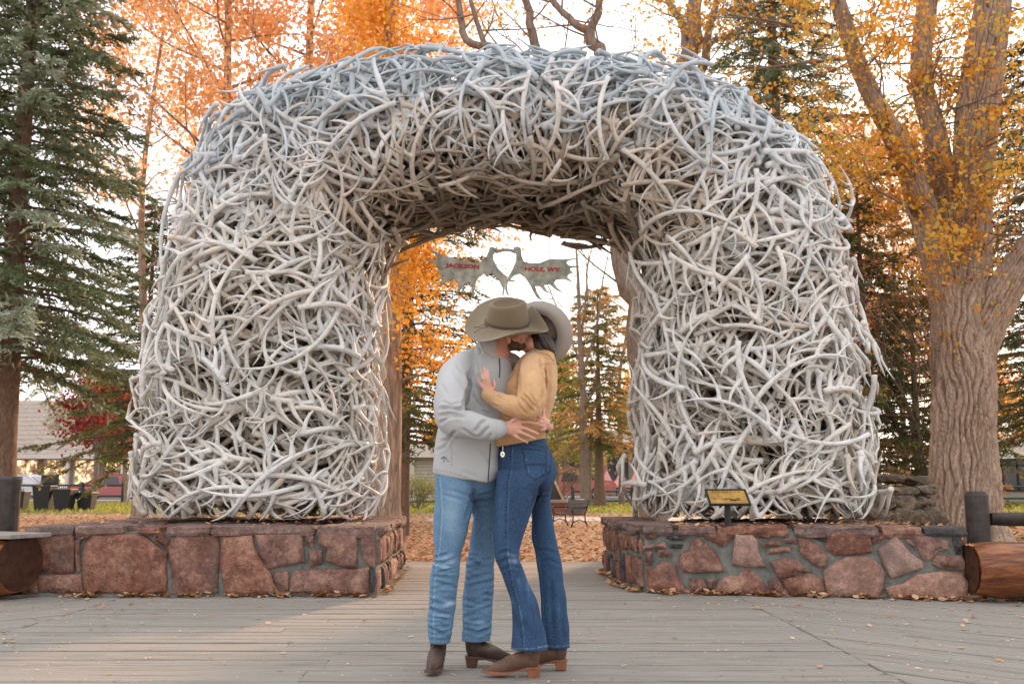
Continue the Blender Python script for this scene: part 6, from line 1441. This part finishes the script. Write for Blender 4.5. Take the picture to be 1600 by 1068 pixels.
ja = finish(me, 'jacket', M['suede'], wo, cs, .56, lines=[([(844,551),(858,556),(866,566)],.9,-.5,0), ([(786,597),(797,593),(804,584),(805,578)],.9,-.5,0), ([(846,569),(868,569)],.7,-.3,0), ([(771,693),(800,691),(850,684)],.6,-.25,0), ([(812,556),(809,600)],.7,-.25,0)],
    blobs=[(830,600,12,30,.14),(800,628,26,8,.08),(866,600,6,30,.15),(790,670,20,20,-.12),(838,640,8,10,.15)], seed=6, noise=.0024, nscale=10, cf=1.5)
V_ = getv(ja.data)+np.array(wo.location); hx = proj(V_)[0]; zz = V_[:,2]; zhem = np.interp(hx, [768,800,830,852], [W(0,700,5.07).z, W(0,695,5.07).z, W(0,690,5.07).z, W(0,684,5.07).z])
z0_ = W(0,676,5.07).z; zb = zz.min(); V_[:,2] = np.where(zz < z0_, z0_-(z0_-zz)/(z0_-zb)*(z0_-zhem), zz); ja.data.vertices.foreach_set('co', (V_-np.array(wo.location)).astype(np.float32).ravel()); ja.data.update()
bpy.context.view_layer.update()
for P_, r_ in (([(836,546),(842,554),(852,558),(866,561)],.0035), ([(836,546),(828,552),(818,560)],.0030), ([(786,598),(792,596.5),(799,591),(804,584),(806,577)],.0028), ([(787,578),(797,576),(806,576)],.0015), ([(846,568),(857,566),(869,568)],.0018), ([(814,560),(811,580),(811,600)],.0016), ([(843,556),(847,575),(852,597)],.0018),
    ([(769,630),(773,622),(771,613)],.0018), ([(858,570),(859,600),(856,640)],.0014), ([(771,694),(800,690),(830,686),(850,680)],.0014)):
    trim('seam', ja, P_, r_, M['suede'], wo, -.0004)
P = surf_line(ja, [(793,588),(794,589)], .002)
if P: mb = MB(); mb.tube([P[0], P[0]+Vector((0,-.004,0))], .006, 10); mb.build('button', M['zip'], wo)
for P_ in ([(817,701),(836,703),(853,705)], [(817,701),(820,722),(824,742),(837,748.5),(853,739),(853.5,705)], [(800,692),(830,690),(858,695)], [(862,700),(864,715),(860,735)], [(846,752),(840,765),(834,782)]):
    trim('seam', wj, P_, .0014, M['denim_dark'], wo, -.0003)
for lp in ((800,688,697),(832,686,696),(858,690,700)):
    trim('belt_loop', wj, [(lp[0],lp[1]),(lp[0],lp[2])], .0045, M['denim_dark'], wo, 0)
P = surf_line(wj, [(786,709.5),(786,710)], .003)
if P:
    th16 = [2*math.pi*k/16 for k in range(16)]
    mb = MB(); mb.prism([P[0]+Vector((.011*math.cos(a),-.001,.015*math.sin(a))) for a in th16], (0,-.004,0)); cn = mb.build('belt_charm', M['silver'], wo)
    mb = MB(); mb.prism([P[0]+Vector((.004*math.cos(a),-.005,.0055*math.sin(a))) for a in th16], (0,-.003,0)); mb.build('turquoise_stone', M['turq'], cn)
    mb = MB(); mb.tube([P[0]+Vector((0,-.003,.015)), P[0]+Vector((.002,-.004,.028)), P[0]+Vector((.001,-.002,.042))], .003, 6); mb.build('charm_link', M['silver'], wo)
gw1 = G(800,1044); boot3d(wo, *WB1[:3], .30, .09, M['boot_brown'], .5, .17, bl=[(800,1022,22,5,.3),(768,1034,12,5,.25)])
gw2 = G(855,1038); boot3d(wo, *WB2[:3], .28, .085, M['boot_brown'], .35, .17)
hr = fuse([ball(839,529,5.25,.062,(1,.88,1)), ball(841,531,5.215,.050,(1.1,.8,1.1)), ball(851,538,5.23,.045,(1,1,1.1)), limb([(838,524,5.18,8),(847,534,5.155,9),(858,545,5.16,8),(864,554,5.18,5)]), limb([(851,526,5.19,6),(858,535,5.18,7.5),(864,546,5.185,6)]), limb([(833,526,5.17,5),(838,537,5.155,6),(846,547,5.15,5)])], .005, 2)
finish(hr, 'hair', M['hair'], wo, [([(835,520),(842,534),(850,546)],1,2.5),([(842,518),(850,530),(858,544)],1,2.5),([(850,518),(858,532),(864,546)],1,2.5),([(838,524),(846,540)],.9,2)], noise=.001, nscale=30)
# her hat: brim seen from below, tipped back
U2 = Vector((.42,.80,.43)).normalized(); cbr = W(847,519,5.30); A2 = Vector((-.25,-.25,.95)); A2 = (A2-U2*A2.dot(U2)).normalized(); B2 = U2.cross(A2)
out2 = []
for k in range(20):
    a = 2*math.pi*k/20; r1, r2 = .178, .172; p = cbr + A2*math.cos(a)*r1*.98 + B2*math.sin(a)*r2 + U2*(.006+.012*math.sin(a)**2)
    pp, qq = proj(np.array([tuple(p)])); out2.append((float(pp[0]), float(qq[0]), p.y))
hat(wo, out2, cbr, A2*.105, B2*.088, U2, .115, M['felt_taupe'])
# wrist band of the man
mb = MB(); wc_ = W(857,667,5.03)-man.location; mb.tube([wc_+Vector((math.cos(a)*.012+.004*math.sin(a), math.sin(a)*.03, .026*math.cos(a+.4))) for a in [k*.524 for k in range(13)]], .0045, 6); mb.build('wrist_band', M['zip'], man, True)
